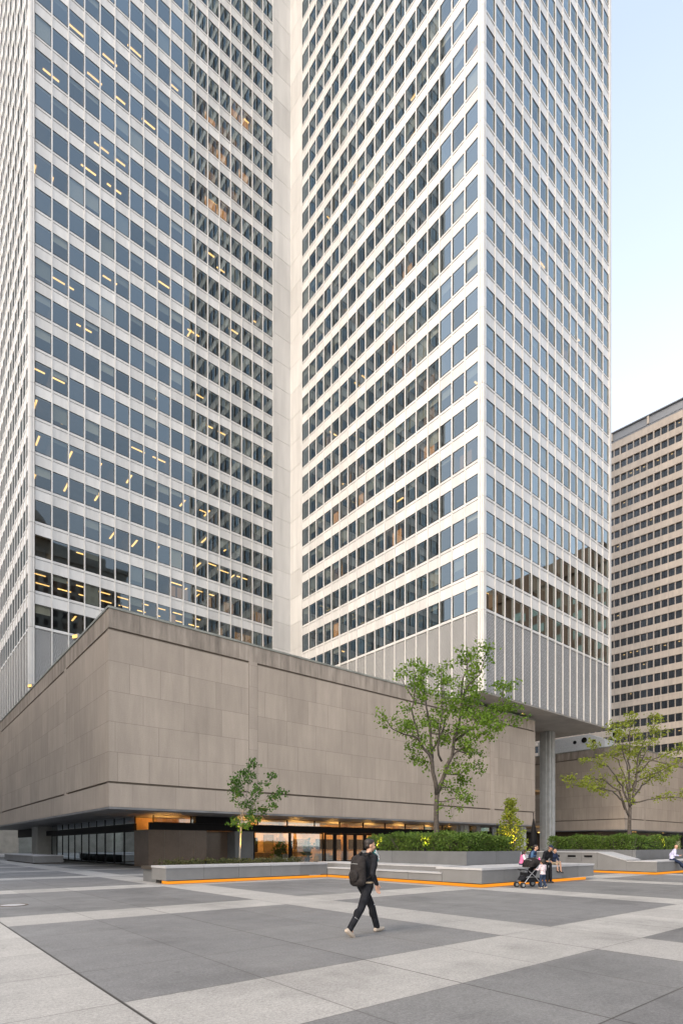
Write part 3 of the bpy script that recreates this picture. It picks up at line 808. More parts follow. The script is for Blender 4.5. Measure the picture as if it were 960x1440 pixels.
block('stone_office_block', 'low grey stone block closing the street beyond the stone building at far left', -23, 46, 150, 166, 20, 'ornate', 'winrecess', 1.6, 2.2, 3.4, 3.8)
block('stone_office_block', 'grey stone street block out of frame at far left, placed to shade the stone building', -60, -24, 24, 420, 46, 'ornate', 'winrecess', 1.6, 2.2, 3.4, 3.8)  # never in frame; position and height set to shade the left stone wall

# ------------------------------------------------------------------ granite benches and raised beds
def slabrow(m, axis, a0, a1, p0, p1, z0, z1, step=1.75, gap=.012, mi=0):
    n = max(1, round((a1-a0)/step)); w = (a1-a0)/n
    for k in range(n):
        s0, s1 = a0+k*w+(gap/2 if k else 0), a0+(k+1)*w-(gap/2 if k < n-1 else 0)
        if axis == 0: m.box(s0, s1, p0, p1, z0, z1, mi)
        else: m.box(p0, p1, s0, s1, z0, z1, mi)
ZT1, ZS, ZG = .78, .54, .17
bed = thing('raised_planter', 'long grey granite planter bench with orange light strip under its edge, holding the tallest tree', 'planter', (17.9, 13, 0))
def bb(mb, name, mats, par=bed, ox=17.9, oy=13.0, smooth=False):
    o = mb.build(name, mats, None, smooth); o.parent = par; o.matrix_parent_inverse = Matrix.Translation((-ox, -oy, 0)); return o
# left arm
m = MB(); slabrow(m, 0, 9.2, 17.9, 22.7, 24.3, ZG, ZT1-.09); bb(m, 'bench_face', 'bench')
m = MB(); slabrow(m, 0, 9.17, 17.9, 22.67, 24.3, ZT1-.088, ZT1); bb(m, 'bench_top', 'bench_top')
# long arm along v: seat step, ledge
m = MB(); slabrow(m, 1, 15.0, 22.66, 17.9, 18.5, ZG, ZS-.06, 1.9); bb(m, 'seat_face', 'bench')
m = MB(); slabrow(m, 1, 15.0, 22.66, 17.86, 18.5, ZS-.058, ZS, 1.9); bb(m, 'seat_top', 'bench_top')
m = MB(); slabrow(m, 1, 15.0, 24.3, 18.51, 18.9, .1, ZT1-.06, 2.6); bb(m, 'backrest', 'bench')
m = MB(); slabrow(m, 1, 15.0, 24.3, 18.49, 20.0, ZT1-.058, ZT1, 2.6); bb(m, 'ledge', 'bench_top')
# front block
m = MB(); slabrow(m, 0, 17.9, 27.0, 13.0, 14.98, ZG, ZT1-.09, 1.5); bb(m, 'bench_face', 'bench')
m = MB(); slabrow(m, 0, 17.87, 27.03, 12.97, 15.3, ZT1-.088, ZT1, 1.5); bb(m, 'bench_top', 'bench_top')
m = MB(); m.box(24.8, 27.0, 15.3, 24.3, ZG, ZT1-.005); bb(m, 'bench_side', 'bench')
m = MB(); m.box(9.4, 17.9, 24.3, 25.9, 0, ZT1-.1); m.box(18.6, 24.7, 15.32, 24.2, 0, .6); bb(m, 'plinth', 'bedstone')
# recessed light strip under the edges
for a in ((9.34, 18.0, 22.86, 22.90), (18.04, 18.08, 13.15, 22.86), (18.04, 26.5, 13.14, 13.18)):
    m = MB(); m.box(a[0], a[1], a[2], a[3], .012, .125); bb(m, 'light_strip', 'led')
m = MB(); m.box(9.34, 9.38, 22.9, 23.5, .012, .125); bb(m, 'light_strip', 'led')
# raised bed wall, bevelled down to the bench at its right end
m = MB()
slabrow(m, 1, 15.35, 22.4, 20.0, 20.2, ZT1, 1.40, 2.4); m.box(20.21, 24.1, 22.2, 22.4, ZT1, 1.40); bb(m, 'bed_wall', 'bedstone')
m = MB(); slabrow(m, 0, 20.2, 24.3, 15.35, 15.55, ZT1, 1.40, 2.1); m.box(24.1, 24.3, 15.55, 22.4, ZT1, 1.40); bb(m, 'bed_wall', 'bedstone')
m = MB(); m.prism([(24.31, ZT1+.002), (27.0, ZT1+.002), (24.31, 1.36)], 1, 15.4, 17.6); bb(m, 'sloped_end', 'bench_top')
m = MB(); m.box(20.2, 24.1, 15.55, 22.2, 1.2, 1.33); m.box(9.3, 17.9, 24.3, 25.9, ZT1-.2, ZT1-.06); bb(m, 'soil', 'soil')
# second planter, at right
BX, BY = 33.7, 12.6
bed2 = thing('raised_planter', 'granite planter bench with three dark slots in its wall and a sloping end', 'planter', (BX, BY, 0))
def bb2(mb, name, mats): return bb(mb, name, mats, bed2, BX, BY)
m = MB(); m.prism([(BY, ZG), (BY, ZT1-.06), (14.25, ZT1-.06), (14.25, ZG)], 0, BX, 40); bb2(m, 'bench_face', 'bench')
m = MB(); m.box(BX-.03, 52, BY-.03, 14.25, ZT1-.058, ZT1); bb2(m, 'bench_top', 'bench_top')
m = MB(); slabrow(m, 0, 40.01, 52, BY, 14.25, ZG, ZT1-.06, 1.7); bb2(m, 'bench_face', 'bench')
m = MB(); m.prism([(14.26, ZG), (14.26, ZT1-.02), (16.0, 1.23), (16.0, ZG)], 0, BX, BX+2.1); bb2(m, 'sloped_side', 'bench')
m = MB(); 
P = [(BX-.03, 14.26, ZT1-.018), (BX+2.1, 14.26, ZT1-.018), (BX+2.1, 16.0, 1.235), (BX-.03, 16.0, 1.235)]; m.quad(P)
P = [(p[0], p[1], p[2]+.05) for p in P]; m.quad(P); m.quad([(BX-.03,14.26,ZT1-.018),(BX-.03,16,1.235),(BX-.03,16,1.285),(BX-.03,14.26,ZT1+.032)][::-1])
bb2(m, 'sloped_top', 'bench_top')
m = MB(); slabrow(m, 1, 16.01, 20.9, BX, BX+2.1, ZG, 1.23, 1.08); bb2(m, 'slot_wall', 'bench')
m = MB(); m.box(BX-.03, BX+2.1, 16.01, 20.9, 1.232, 1.285); bb2(m, 'wall_top', 'bench_top')
for k in range(3):
    m = MB(); y = 16.02+.54+k*1.07; m.box(BX-.008, BX+.01, y-.26, y+.26, .93, 1.07); 
    bb2(m, 'bin_slot', 'darkmetal')
    m = MB(); m.box(BX-.03, BX-.002, y-.3, y+.3, .885, .92); bb2(m, 'slot_lip', 'greymetal')
m = MB(); slabrow(m, 0, BX+2.11, 44.5, 14.6, 14.8, ZT1, 1.40, 2.3); m.box(BX+2.11, BX+2.3, 14.81, 20.9, ZT1, 1.40); bb2(m, 'bed_wall', 'bedstone')
m = MB(); m.box(BX+2.3, 44.4, 14.8, 20.9, 0.05, 1.33); bb2(m, 'soil', 'soil')
for a in ((BX+.14, BX+.18, BY+.14, 20.8), (BX+.14, 52, BY+.13, BY+.17)):
    m = MB(); m.box(a[0], a[1], a[2], a[3], .012, .125); bb2(m, 'light_strip', 'led')
# benches at far left
def lowbench(x0, x1, y0, y1, lab):
    t = thing('granite_bench', lab, 'bench', ((x0+x1)/2, y0, 0)); ox = (x0+x1)/2
    m = MB(); slabrow(m, 1, y0, y1, x0, x1, .10, .70, 2.5); bb(m, 'bench_face', 'bench', t, ox, y0)
    m = MB(); m.box(x0-.03, x1+.03, y0-.03, y1, .702, .78); bb(m, 'bench_top', 'bench_top', t, ox, y0)
    m = MB(); m.box(x0+.2, x1-.2, y0+.2, y1-.2, 0, .10); bb(m, 'plinth', 'groove', t, ox, y0)
lowbench(10.5, 13.0, 56.5, 72, 'long low granite bench in front of the grey concrete pier at far left')
lowbench(6.0, 8.6, 62.5, 76, 'granite bench cut off by the left edge of the picture')
# round cover in the paving
p = onD(18, depth(onD(18, EYE*FOC/83.5)))
t = thing('utility_cover', 'round pale metal cover set in the dark paving at far left', 'cover', (p.x, p.y, .004))
m = MB(); m.lathe([(.001,.004),(.30,.004),(.30,0)], 28); m.build('lid', 'bench_top', t)
m = MB(); m.lathe([(.31,0),(.31,.008),(.38,.008),(.38,0)], 28); m.build('rim', 'groove', t)
# closed parasol behind the planter
p = onD(750, 45.5); t = thing('parasol', 'slim dark closed parasol standing behind the seated family', 'parasol', (p.x, p.y, 0))
m = MB(); m.tube([(0,0,0),(0,0,4.4)], .035); m.build('pole', 'darkmetal', t)
m = MB(); m.lathe([(.05,1.3),(.30,1.45),(.27,2.2),(.16,3.2),(.05,3.9)], 12); m.build('canopy', 'darkmetal', t, True)
m = MB(); m.lathe([(.001,0),(.35,0),(.35,.08),(.05,.12)], 16); m.build('base', 'darkmetal', t)
# dark canopy frame at the far right edge
p = onD(953, 60); t = thing('shelter', 'dark steel shelter frame at the right edge behind the bench', 'shelter', (p.x, p.y, 0), R(-40))
for x in (-.5, .5, 5): 
    m = MB(); m.box(x-.16, x+.16, -.15, .15, 0, 2.75); m.build('post', 'darkmetal', t)
m = MB(); m.box(-1.6, 6, -.6, 1.6, 2.76, 2.95); m.build('roof', 'darkmetal', t)

# ------------------------------------------------------------------ trees, hedges, low planting
def resample(pts, step):
    out = [pts[0]]
    for a, b in zip(pts, pts[1:]):
        n = max(1, int((b-a).length/step))
        for k in range(1, n+1): out.append(a.lerp(b, k/n))
    return out
def tree(name, lab, base_d, conv, trunk, limbs, seed, r0, leaf, size, ltw, leaves, bark, twig=(.35, .9), spread=.14, rmin=.02, start=.22, twp=.55):
    """trunk and limbs drawn in the crop's coordinates (conv turns them into photo pixels) and given depth of their own."""
    rnd = random.Random(seed)
    def P(x, y, off): 
        px, py = conv(x, y); q = img(px, py, base_d); q = q+Vector((FX, FY, 0))*off; return q
    tk = [P(x, y, 0) for x, y in trunk]
    base = tk[0].copy(); base.z = 0
    t = thing(name, lab, 'tree', (base.x, base.y, 0))
    m = MB(); tk2 = resample([base]+tk, .5)
    tk2 = [p+Vector((rnd.gauss(0,.012), rnd.gauss(0,.012), 0)) for p in tk2]
    L = len(tk2)
    m.tube([p-base for p in tk2], [r0*(1.25 if i == 0 else 1-.35*i/L) for i in range(L)], 12)
    m.build('trunk', bark, t, True)
    br = MB(); lv = MB(); spots = []
    for li, (pts, dep, rs) in enumerate(limbs):
        n = len(pts); ctrl = [P(x, y, dep*(i/(n-1))**1.1*1.0) for i, (x, y) in enumerate(pts)]
        pl = resample(ctrl, .35)
        pl = [pl[0]]+[p+Vector((rnd.gauss(0,.035), rnd.gauss(0,.035), rnd.gauss(0,.035))) for p in pl[1:]]
        L = len(pl); rad = [max(rmin*.6, rs*(1-.85*i/(L-1))) for i in range(L)]
        br.tube([p-base for p in pl], rad, 7)
        for i, p in enumerate(pl):
            f = i/(L-1)
            if f < start: continue
            for _ in range(ltw if rnd.random() < twp+.5*f else 0):
                d = Vector((rnd.gauss(0,1), rnd.gauss(0,1), rnd.gauss(.25,.6))).normalized()
                l = rnd.uniform(*twig)*(1.15-.45*f)
                mid = p+d*l*.5+Vector((rnd.gauss(0,.05), rnd.gauss(0,.05), .03)); e = p+d*l
                br.tube([p-base, mid-base, e-base], [rmin*.6, rmin*.45, rmin*.25], 4, cap=False)
                spots.append((e-base, leaves)); spots.append((mid-base, max(1, leaves//2)))
                # second order twig
                d2 = (d+Vector((rnd.gauss(0,.8), rnd.gauss(0,.8), rnd.gauss(0,.5)))).normalized(); e2 = mid+d2*l*.6
                br.tube([mid-base, e2-base], [rmin*.4, rmin*.2], 4, cap=False); spots.append((e2-base, leaves))
        spots.append((pl[-1]-base, leaves*2))
    br.build('limbs', bark, t, True)
    leafcloud(lv, spots, rnd, size, spread); lv.build('crown', leaf, t)
    return t
c5 = lambda x, y: (520+x/3.692, 880+y/3.692)
big = tree('street_tree', 'tallest tree with open light green spring crown in front of the stone wall', 29.2, c5,
    [(345,1085),(344,980),(346,900),(349,862)],
    [([(348,880),(338,820),(320,760),(318,715),(270,640),(240,600),(170,585),(110,560),(75,508)], -1.2, .12),
     ([(318,715),(330,640),(320,560),(310,450),(290,350),(280,260),(290,190)], .9, .09),
     ([(262,622),(240,545),(215,450),(225,350),(215,225)], -.9, .06),
     ([(225,380),(190,330),(150,285)], -.6, .03),
     ([(350,870),(390,760),(420,680),(440,600),(460,520),(465,420),(470,330),(490,240),(500,170)], -.5, .12),
     ([(440,600),(520,545),(600,480),(680,420),(760,400),(815,383)], 1.6, .075),
     ([(415,690),(470,640),(540,590),(625,565)], -1.8, .05),
     ([(330,640),(380,540),(420,440),(405,330),(410,230)], 1.7, .06),
     ([(352,915),(420,905),(500,900)], -.8, .035),
     ([(395,770),(470,770),(540,720),(582,700)], 1.2, .045),
     ([(460,520),(480,350),(540,290),(572,165)], -1.6, .055),
     ([(600,480),(700,490),(780,468)], .8, .03),
     ([(690,420),(700,350),(715,292)], .8, .022),
     ([(305,705),(260,700),(215,684)], .6, .028),
     ([(372,705),(350,640),(345,560),(360,480),(350,380),(330,300)], -2.0, .06),
     ([(470,450),(530,420),(580,350),(600,340)], 1.6, .045),
     ([(320,560),(380,580),(430,560),(500,520),(560,520)], -1.5, .04),
     ([(240,600),(215,520),(190,500)], 1.4, .03),
     ([(440,640),(500,650),(570,630)], 1.4, .04),
     ([(360,840),(420,840),(470,850),(500,800)], 1.1, .03)],
    11, .17, 'leaf_spring', .155, 2, 14, 'bark', start=.16, twp=.5, spread=.17)
c6 = lambda x, y: (700+x/3.692, 960+y/3.692)
tree('street_tree', 'wide spreading tree with sparse yellow-green leaves and layered limbs at right', 38.5, c6,
    [(683,800),(682,720),(684,650)],
    [([(682,700),(640,620),(600,590),(560,570),(480,550),(430,540)], -1.3, .08),
     ([(660,660),(640,560),(560,500),(480,490),(385,490)], 1.2, .08),
     ([(683,650),(640,540),(560,440),(500,420),(420,410)], -.6, .08),
     ([(684,640),(670,500),(640,400),(560,340),(520,300)], .9, .07),
     ([(684,650),(680,500),(680,350),(690,250),(700,165)], .1, .09),
     ([(688,640),(710,500),(710,380),(740,290),(800,195)], -1.0, .08),
     ([(700,625),(760,610),(850,605),(925,605)], -1.4, .06),
     ([(692,610),(760,530),(850,480),(945,440)], 1.3, .07),
     ([(700,560),(740,440),(820,330),(900,225)], 1.5, .06),
     ([(710,480),(790,400),(880,370),(950,345)], -1.3, .06),
     ([(682,480),(630,380),(610,280),(600,235)], -1.6, .05),
     ([(690,380),(640,300),(650,200)], 1.3, .04),
     ([(640,560),(560,560),(520,520),(440,520)], 2.0, .04),
     ([(710,520),(800,470),(880,430),(930,420)], -2.2, .04)],
    23, .16, 'leaf_yellow', .16, 2, 10, 'bark', start=.22, twp=.42, spread=.16)
c1 = lambda x, y: (300+x/8, 1060+y/8)
tree('young_tree', 'small young tree with dense dark green leaves and thin pale trunk beside the shop window', 29.0, c1,
    [(300,1195),(303,1000),(312,830),(322,720)],
    [([(322,740),(345,600),(380,400),(390,250),(415,115)], .1, .035),
     ([(318,760),(270,500),(225,400),(200,400)], .4, .022),
     ([(330,700),(290,480),(250,360),(235,310)], -.5, .022),
     ([(340,650),(450,560),(600,500),(740,430)], .5, .022),
     ([(345,680),(460,600),(600,610),(700,590)], -.5, .022),
     ([(305,850),(260,790),(240,740)], .3, .014),
     ([(318,770),(370,780),(400,800)], -.3, .014),
     ([(400,470),(500,350),(580,330),(640,265)], .3, .016),
     ([(350,500),(310,320),(330,175)], .4, .02),
     ([(400,350),(450,250),(470,130)], -.4, .018),
     ([(345,620),(420,600),(500,640),(560,620)], .6, .018),
     ([(360,560),(450,470),(540,420)], -.6, .018),
     ([(350,640),(440,680),(470,760)], .4, .014)],
    31, .055, 'leaf_dark', .15, 2, 10, 'barklight', twig=(.15, .45), spread=.11, rmin=.010, start=.3, twp=.45)
# small conical bush
p = onD(717, 28.6); t = thing('conical_bush', 'small cone-shaped bush lit yellow from below beside the tallest tree', 'bush', (p.x, p.y, 1.3))
rb = random.Random(5); sp = []; stm = MB()
stm.tube([(0,0,0),(.02,0,1.4),(0,.02,2.6)], [.05,.03,.01], 6)
for k in range(230):
    z = rb.random()**1.15*2.75; r = .88*(1-(z/3.0)**1.0)*math.sqrt(rb.random())*1.1+.03; a = rb.uniform(0, 6.28)
    e = Vector((r*math.cos(a), r*math.sin(a), z)); stm.tube([(0,0,max(0,z-.4)), tuple(e)], [.012,.005], 4, cap=False); sp.append((e, 12))
stm.build('stem', 'bark', t)
m = MB(); leafcloud(m, sp, rb, .12, .10, -.2); m.build('crown', 'leaf_yellow', t)
# hedges
def hedge(lab, x0, x1, y0, y1, z0, h, seed, n, mat='leaf_hedge'):
    rh = random.Random(seed); t = thing('hedge', lab, 'hedge', ((x0+x1)/2, (y0+y1)/2, z0))
    cx, cy = (x0+x1)/2, (y0+y1)/2; pts = []
    stems = MB()
    def hh(x, y): return h*(.90+.10*math.sin(x*1.7+seed)+.07*math.sin(y*2.3+seed*2)+.06*math.sin(x*5.1+y*4.3))
    for _ in range(n):
        f = rh.random(); x = rh.uniform(x0, x1); y = rh.uniform(y0, y1)
        if f < .34: x = x0+abs(rh.gauss(0, .12)) 
        elif f < .52: y = y0+abs(rh.gauss(0, .12))
        H = hh(x, y); z = H*(1-abs(rh.gauss(0, .10))) if rh.random() < .45 else rh.uniform(.06, H)
        bulge = .16*math.sin(min(1, z/h)*3.1)+.08*math.sin(y*3+z*5)
        if f < .34: x -= bulge
        elif f < .52: y -= bulge
        pts.append((Vector((x-cx, y-cy, z)), 6))
    for _ in range(170):
        x = rh.uniform(x0, x0+.7); y = rh.uniform(y0, y1); a = rh.gauss(0,.3); b = rh.gauss(0,.3)
        stems.tube([(x-cx, y-cy, 0), (x-cx+a*.5, y-cy+b*.5, h*.45), (x-cx+a, y-cy+b, h*.85)], [.014,.01,.005], 4, cap=False)
    stems.build('stems', 'bark', t)
    m = MB(); leafcloud(m, pts, rh, .085, .075, .0); m.build('foliage', mat, t)
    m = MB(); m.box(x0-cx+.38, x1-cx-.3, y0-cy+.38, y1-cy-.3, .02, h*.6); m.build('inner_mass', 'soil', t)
hedge('clipped green hedge in the granite bed around the tallest tree', 20.35, 23.9, 15.7, 22.1, 1.33, .95, 3, 4200)
hedge('clipped green hedge in the right granite bed under the spreading tree', BX+2.5, 44.2, 15.0, 20.6, 1.33, .98, 8, 5000)
rl = random.Random(9)
t = thing('low_planting', 'strip of low dark green and bronze ground plants behind the left granite bench', 'planting', (13.5, 25, ZT1-.06))
tag(t, kind='stuff')
m = MB(); leafcloud(m, [(Vector((rl.uniform(-3.5, 4.2), rl.uniform(-.6, .8), rl.uniform(.02, .24))), 7) for _ in range(520)], rl, .09, .08, -.3)
m.build('foliage', 'leaf_low', t)
# uplights in the planting
def uplight(x, y, z, lab, w=14):
    t = thing('uplight', lab, 'spotlight', (x, y, z), 0, 'small uplights in the planting')
    m = MB(); m.lathe([(.001,0),(.05,0),(.065,.13),(.055,.13),(.05,.11),(.001,.11)], 12); m.build('housing', 'darkmetal', t)
    m = MB(); m.lathe([(.001,0),(.045,0)], 12, (0,0,.115)); m.build('lens', 'warmlamp', t)
    l = bpy.data.lights.new('uplight_lamp', 'SPOT'); l.energy = w*14; l.spot_size = R(80); l.spot_blend = .6; l.color = (1, .60, .10); l.shadow_soft_size = .05
    o = bpy.data.objects.new('lamp', l); COL.objects.link(o); o.parent = t; o.location = (0, 0, .16); o.rotation_euler = (R(180), 0, 0)
uplight(20.12, 21.2, 1.40, 'small warm uplight in the hedge left of the tallest tree', 7)
uplight(20.12, 17.9, 1.40, 'small warm uplight in the hedge just right of the big trunk', 7)
p = onD(718, 28.0); uplight(p.x, p.y, 1.40, 'small warm uplight at the foot of the cone-shaped bush', 12)
p = onD(640, 28.3); uplight(p.x, p.y, 1.36, 'small warm uplight in the hedge right below the lowest twigs of the tallest tree', 14)
p = onD(872, 37.6); uplight(p.x, p.y, 1.36, 'small warm uplight in the hedge beneath the spreading tree', 60)
p = onD(342, 28.6); uplight(p.x, p.y, .86, 'small warm uplight at the foot of the young tree', 22)
uplight(12.0, 24.7, .80, 'small warm uplight among the low plants behind the left bench', 3)
uplight(41.0, 14.85, 1.36, 'small warm uplight in the right hedge', 5)
# ------------------------------------------------------------------ people
plain('skin', (.50, .29, .20), .5, 0, .06, 20)
plain('skin_tan', (.42, .23, .15), .5, 0, .06, 20)
plain('hair', (.022, .016, .013), .5, 0, .2, 40)
plain('black_cloth', (.016, .017, .021), .8, 0, .3, 12, .12)
plain('black_pack', (.028, .025, .025), .7, 0, .3, 14, .12)
plain('navy_cloth', (.022, .032, .065), .8, 0, .25, 12, .12)
plain('denim', (.03, .045, .085), .8, 0, .3, 12, .12)
plain('teal', (.01, .22, .24), .7, 0, .1)
plain('whitecloth', (.74, .74, .76), .8, 0, .06, 10, .12)
plain('lavender', (.58, .58, .78), .8, 0, .08, 8, .12)
plain('pinkwhite', (.62, .52, .56), .8, 0, .25, 18, .12)
plain('pink', (.72, .16, .33), .7, 0, .1)
plain('hotpink', (.85, .05, .30), .4, 0, .05)
plain('khaki', (.42, .33, .22), .8, 0, .1)
plain('shoebeige', (.45, .38, .31), .7, 0, .2, 20)
plain('shoeblack', (.02, .02, .022), .6, 0, .1)
plain('lip', (.34, .13, .11), .5, 0, .05)
plain('eye', (.03, .02, .018), .2, 0, .05)
plain('bluejean', (.06, .12, .22), .8, 0, .2, 10, .12)
plain('silver', (.45, .45, .46), .35, .8, .05)
V = Vector
def blob(name, parts, voxel, mat, parent, smooth_it=4):
    """Unites tapered limbs and ellipsoids into one continuous skin."""
    bm = bmesh.new()
    for p in parts:
        if p[0] == 'ell':
            _, c, r = p[:3]; rot = p[3] if len(p) > 3 else Matrix.Identity(3)
            M = Matrix.Translation(c) @ rot.to_4x4() @ Matrix.Diagonal((r[0], r[1], r[2], 1))
            bmesh.ops.create_uvsphere(bm, u_segments=16, v_segments=10, radius=1, matrix=M)
        else:
            _, a, b, ra, rb_ = p; a = V(a); b = V(b); d = b-a
            bmesh.ops.create_uvsphere(bm, u_segments=12, v_segments=8, radius=ra, matrix=Matrix.Translation(a))
            bmesh.ops.create_uvsphere(bm, u_segments=12, v_segments=8, radius=rb_, matrix=Matrix.Translation(b))
            if d.length > 1e-4:
                M = Matrix.Translation((a+b)/2) @ d.to_track_quat('Z', 'Y').to_matrix().to_4x4()
                bmesh.ops.create_cone(bm, cap_ends=True, segments=14, radius1=ra, radius2=rb_, depth=d.length, matrix=M)
    me = bpy.data.meshes.new('tmp'); bm.to_mesh(me); bm.free()
    o = bpy.data.objects.new('tmp', me); COL.objects.link(o)
    md = o.modifiers.new('r', 'REMESH'); md.mode = 'VOXEL'; md.voxel_size = voxel
    ms = o.modifiers.new('s', 'SMOOTH'); ms.iterations = smooth_it; ms.factor = .5
    dg = bpy.context.evaluated_depsgraph_get(); dg.update()
    out = bpy.data.meshes.new_from_object(o.evaluated_get(dg))
    bpy.data.objects.remove(o); bpy.data.meshes.remove(me)
    out.name = name; out.materials.clear(); out.materials.append(MATS[mat])
    out.polygons.foreach_set('use_smooth', [True]*len(out.polygons))
    r = bpy.data.objects.new(name, out); COL.objects.link(r); r.parent = parent; return r
def hand(wrist, d, side, up, s=1.0, curl=.5):
    """d: finger direction, side: thumb side, up: back of the hand."""
    d = V(d).normalized(); side = V(side); side = (side-d*side.dot(d)).normalized(); up = side.cross(d).normalized()
    pal = -V(up); P = []
    w = V(wrist)
    for k in (-.5, -.17, .17, .5): P.append(('cap', w+d*.01*s+side*k*.045*s, w+d*.085*s+side*k*.066*s, .015*s, .0125*s))
    for i, (k, L) in enumerate(((.5, .068), (.17, .078), (-.17, .073), (-.5, .056))):
        a = w+d*.088*s+side*k*.070*s; dd = d
        for j, f in enumerate((.45, .32, .23)):
            dd = (dd+pal*curl*(.45+.25*j)).normalized(); b = a+dd*L*s*f*1.25
            P.append(('cap', a, b, (.0105-.001*j)*s, (.0098-.0012*j)*s)); a = b
    a = w+d*.028*s+side*.026*s; b = a+(side*.8+d*.75+pal*.25).normalized()*.040*s; c = b+(d*.9+side*.25+pal*.3).normalized()*.030*s
    P += [('cap', a, b, .014*s, .011*s), ('cap', b, c, .011*s, .009*s)]
    return P
def rotz(a): return Matrix.Rotation(a, 3, 'Z')
def head_parts(c, R3, s):
    """c centre of the skull; R3 turns local (x right, y forward, z up)."""
    q = lambda x, y, z: V(c)+R3 @ V((x*s, y*s, z*s))
    e = lambda x, y, z, r: ('ell', q(x, y, z), tuple(v*s for v in r), R3)
    return [e(0, -.008, .025, (.076, .096, .092)), e(0, .022, -.045, (.060, .070, .072)), e(0, .062, -.088, (.030, .028, .026)),
            e(0, .098, -.022, (.013, .018, .022)), e(0, .092, .0, (.009, .014, .03)), e(0, .080, .022, (.055, .018, .014)),
            e(.077, -.008, -.012, (.010, .020, .032)), e(-.077, -.008, -.012, (.010, .020, .032)),
            e(.034, .066, -.03, (.026, .024, .026)), e(-.034, .066, -.03, (.026, .024, .026)),
            e(0, .086, -.064, (.026, .014, .013))]
def face(c, R3, s, parent):
    q = lambda x, y, z: V(c)+R3 @ V((x*s, y*s, z*s))
    for sx in (-1, 1):
        m = MB(); m.lathe([(.001,-.012*s),(.008*s,-.008*s),(.012*s,0),(.008*s,.008*s),(.001,.012*s)], 10)
        m.build('eye', 'eye', parent, True, q(sx*.031, .084, .006))
        b = MB(); b.tube([q(sx*.014,.099,.027), q(sx*.034,.096,.033), q(sx*.053,.078,.026)], [.004*s,.006*s,.003*s], 6); b.build('eyebrow', 'hair', parent)
    b = MB(); b.tube([q(-.024,.090,-.063), q(0,.102,-.062), q(.024,.090,-.063)], [.003*s,.0065*s,.003*s], 6); b.build('mouth', 'lip', parent, True)
def person(lab, loc, rz, J, scale=1.0, headrot=(0,0,0), skin='skin', vox=.011, top=None, sleeves=1.0, bottom=None, legs=1.0, shoes='shoeblack', shoe_dir=None,
           hair='short', hands=((0,0,-1),(0,0,-1)), thumbs=((0,1,0),(0,1,0)), thick=1.0, curl=.5, headscale=1.0):
    """J: joints in metres (local x right, y forward, z up), before scale: pelvis, chest, neck, head, sh, el, wr, hip, kn, an as (left, right)."""
    t = thing('person', lab, 'person', loc, rz)
    S_ = scale
    g = lambda k: V(J[k])*S_
    gp = lambda k: (V(J[k][0])*S_, V(J[k][1])*S_)
    pel, che, nek, hd = g('pelvis'), g('chest'), g('neck'), g('head')
    sh, el, wr, hi, kn, an = (gp(k) for k in ('sh', 'el', 'wr', 'hip', 'kn', 'an'))
    T = thick*S_
    sp = (nek-pel).normalized()
    xax = (sh[1]-sh[0]).normalized(); yax = sp.cross(xax).normalized(); yax = yax if yax.length > .1 else V((0,1,0))
    TR = Matrix((xax, yax, sp)).transposed()
    hx = (hi[1]-hi[0]).normalized(); HR = Matrix((hx, V((0,0,1)).cross(hx).normalized(), V((0,0,1)))).transposed()
    Rh = (Matrix.Rotation(headrot[0], 3, 'Z') @ Matrix.Rotation(headrot[1], 3, 'X') @ Matrix.Rotation(headrot[2], 3, 'Y'))
    def torso(g_):
        wa = pel.lerp(che, .45)
        return [('ell', pel+sp*.02*S_, ((.165+g_)*T, (.115+g_)*T, (.13+g_)*T), TR), ('ell', wa, ((.142+g_)*T, (.102+g_)*T, (.17+g_)*T), TR),
                ('ell', che, ((.168+g_)*T, (.115+g_)*T, (.175+g_)*T), TR), ('ell', che+sp*.10*S_, ((.15+g_)*T, (.092+g_)*T, (.10+g_)*T), TR),
                ('cap', sh[0], nek-sp*.03*S_, (.056+g_)*T, (.058+g_*.6)*T), ('cap', sh[1], nek-sp*.03*S_, (.056+g_)*T, (.058+g_*.6)*T)]
    def arms(g_, ext=1.0):
        P = []
        for i in (0, 1):
            P.append(('cap', sh[i], el[i], (.053+g_)*T, (.041+g_)*T))
            if ext > .5:
                e = el[i].lerp(wr[i], min(1, (ext-.5)*2)*.97); P.append(('cap', el[i], e, (.041+g_)*T, ((.041-.014*min(1,(ext-.5)*2))+g_)*T))
        return P
    def legp(g_, ext=1.0):
        P = [('ell', pel-V((0,0,.03*S_)), ((.165+g_)*T, (.118+g_)*T, (.12+g_)*T), HR)]
        for i in (0, 1):
            P.append(('cap', hi[i], kn[i] if ext >= .5 else hi[i].lerp(kn[i], ext*2), (.086+g_)*T, (.058+g_ if ext >= .5 else .066+g_)*T))
            if ext > .5:
                e = kn[i].lerp(an[i], min(1, (ext-.5)*2)*.98); P.append(('cap', kn[i], e, (.058+g_)*T, (.043+g_*1.2)*T))
                P.append(('ell', kn[i].lerp(an[i], .28)+(-V((0,.02,0)))*S_, ((.052+g_)*T, (.056+g_)*T, (.10+g_)*T)))
        return P
    body = torso(0)+arms(0)+legp(0)+[('cap', nek-sp*.06*S_, hd-V((0,0,.06*S_)), .056*T, .052*S_)]
    hs = S_*headscale
    body += head_parts(hd, Rh, hs)
    for i in (0, 1): body += [('cap', wr[i]-(wr[i]-el[i]).normalized()*.02*S_, wr[i]+V(hands[i]).normalized()*.02*S_, .026*T, .022*T)]+hand(wr[i], hands[i], thumbs[i], None, S_*1.06, curl)
    for i in (0, 1): body += [('cap', an[i], an[i]+V((0,.06,-.04))*S_, .034*S_, .03*S_)]
    blob('body', body, vox, skin, t)
    face(hd, Rh, hs, t)
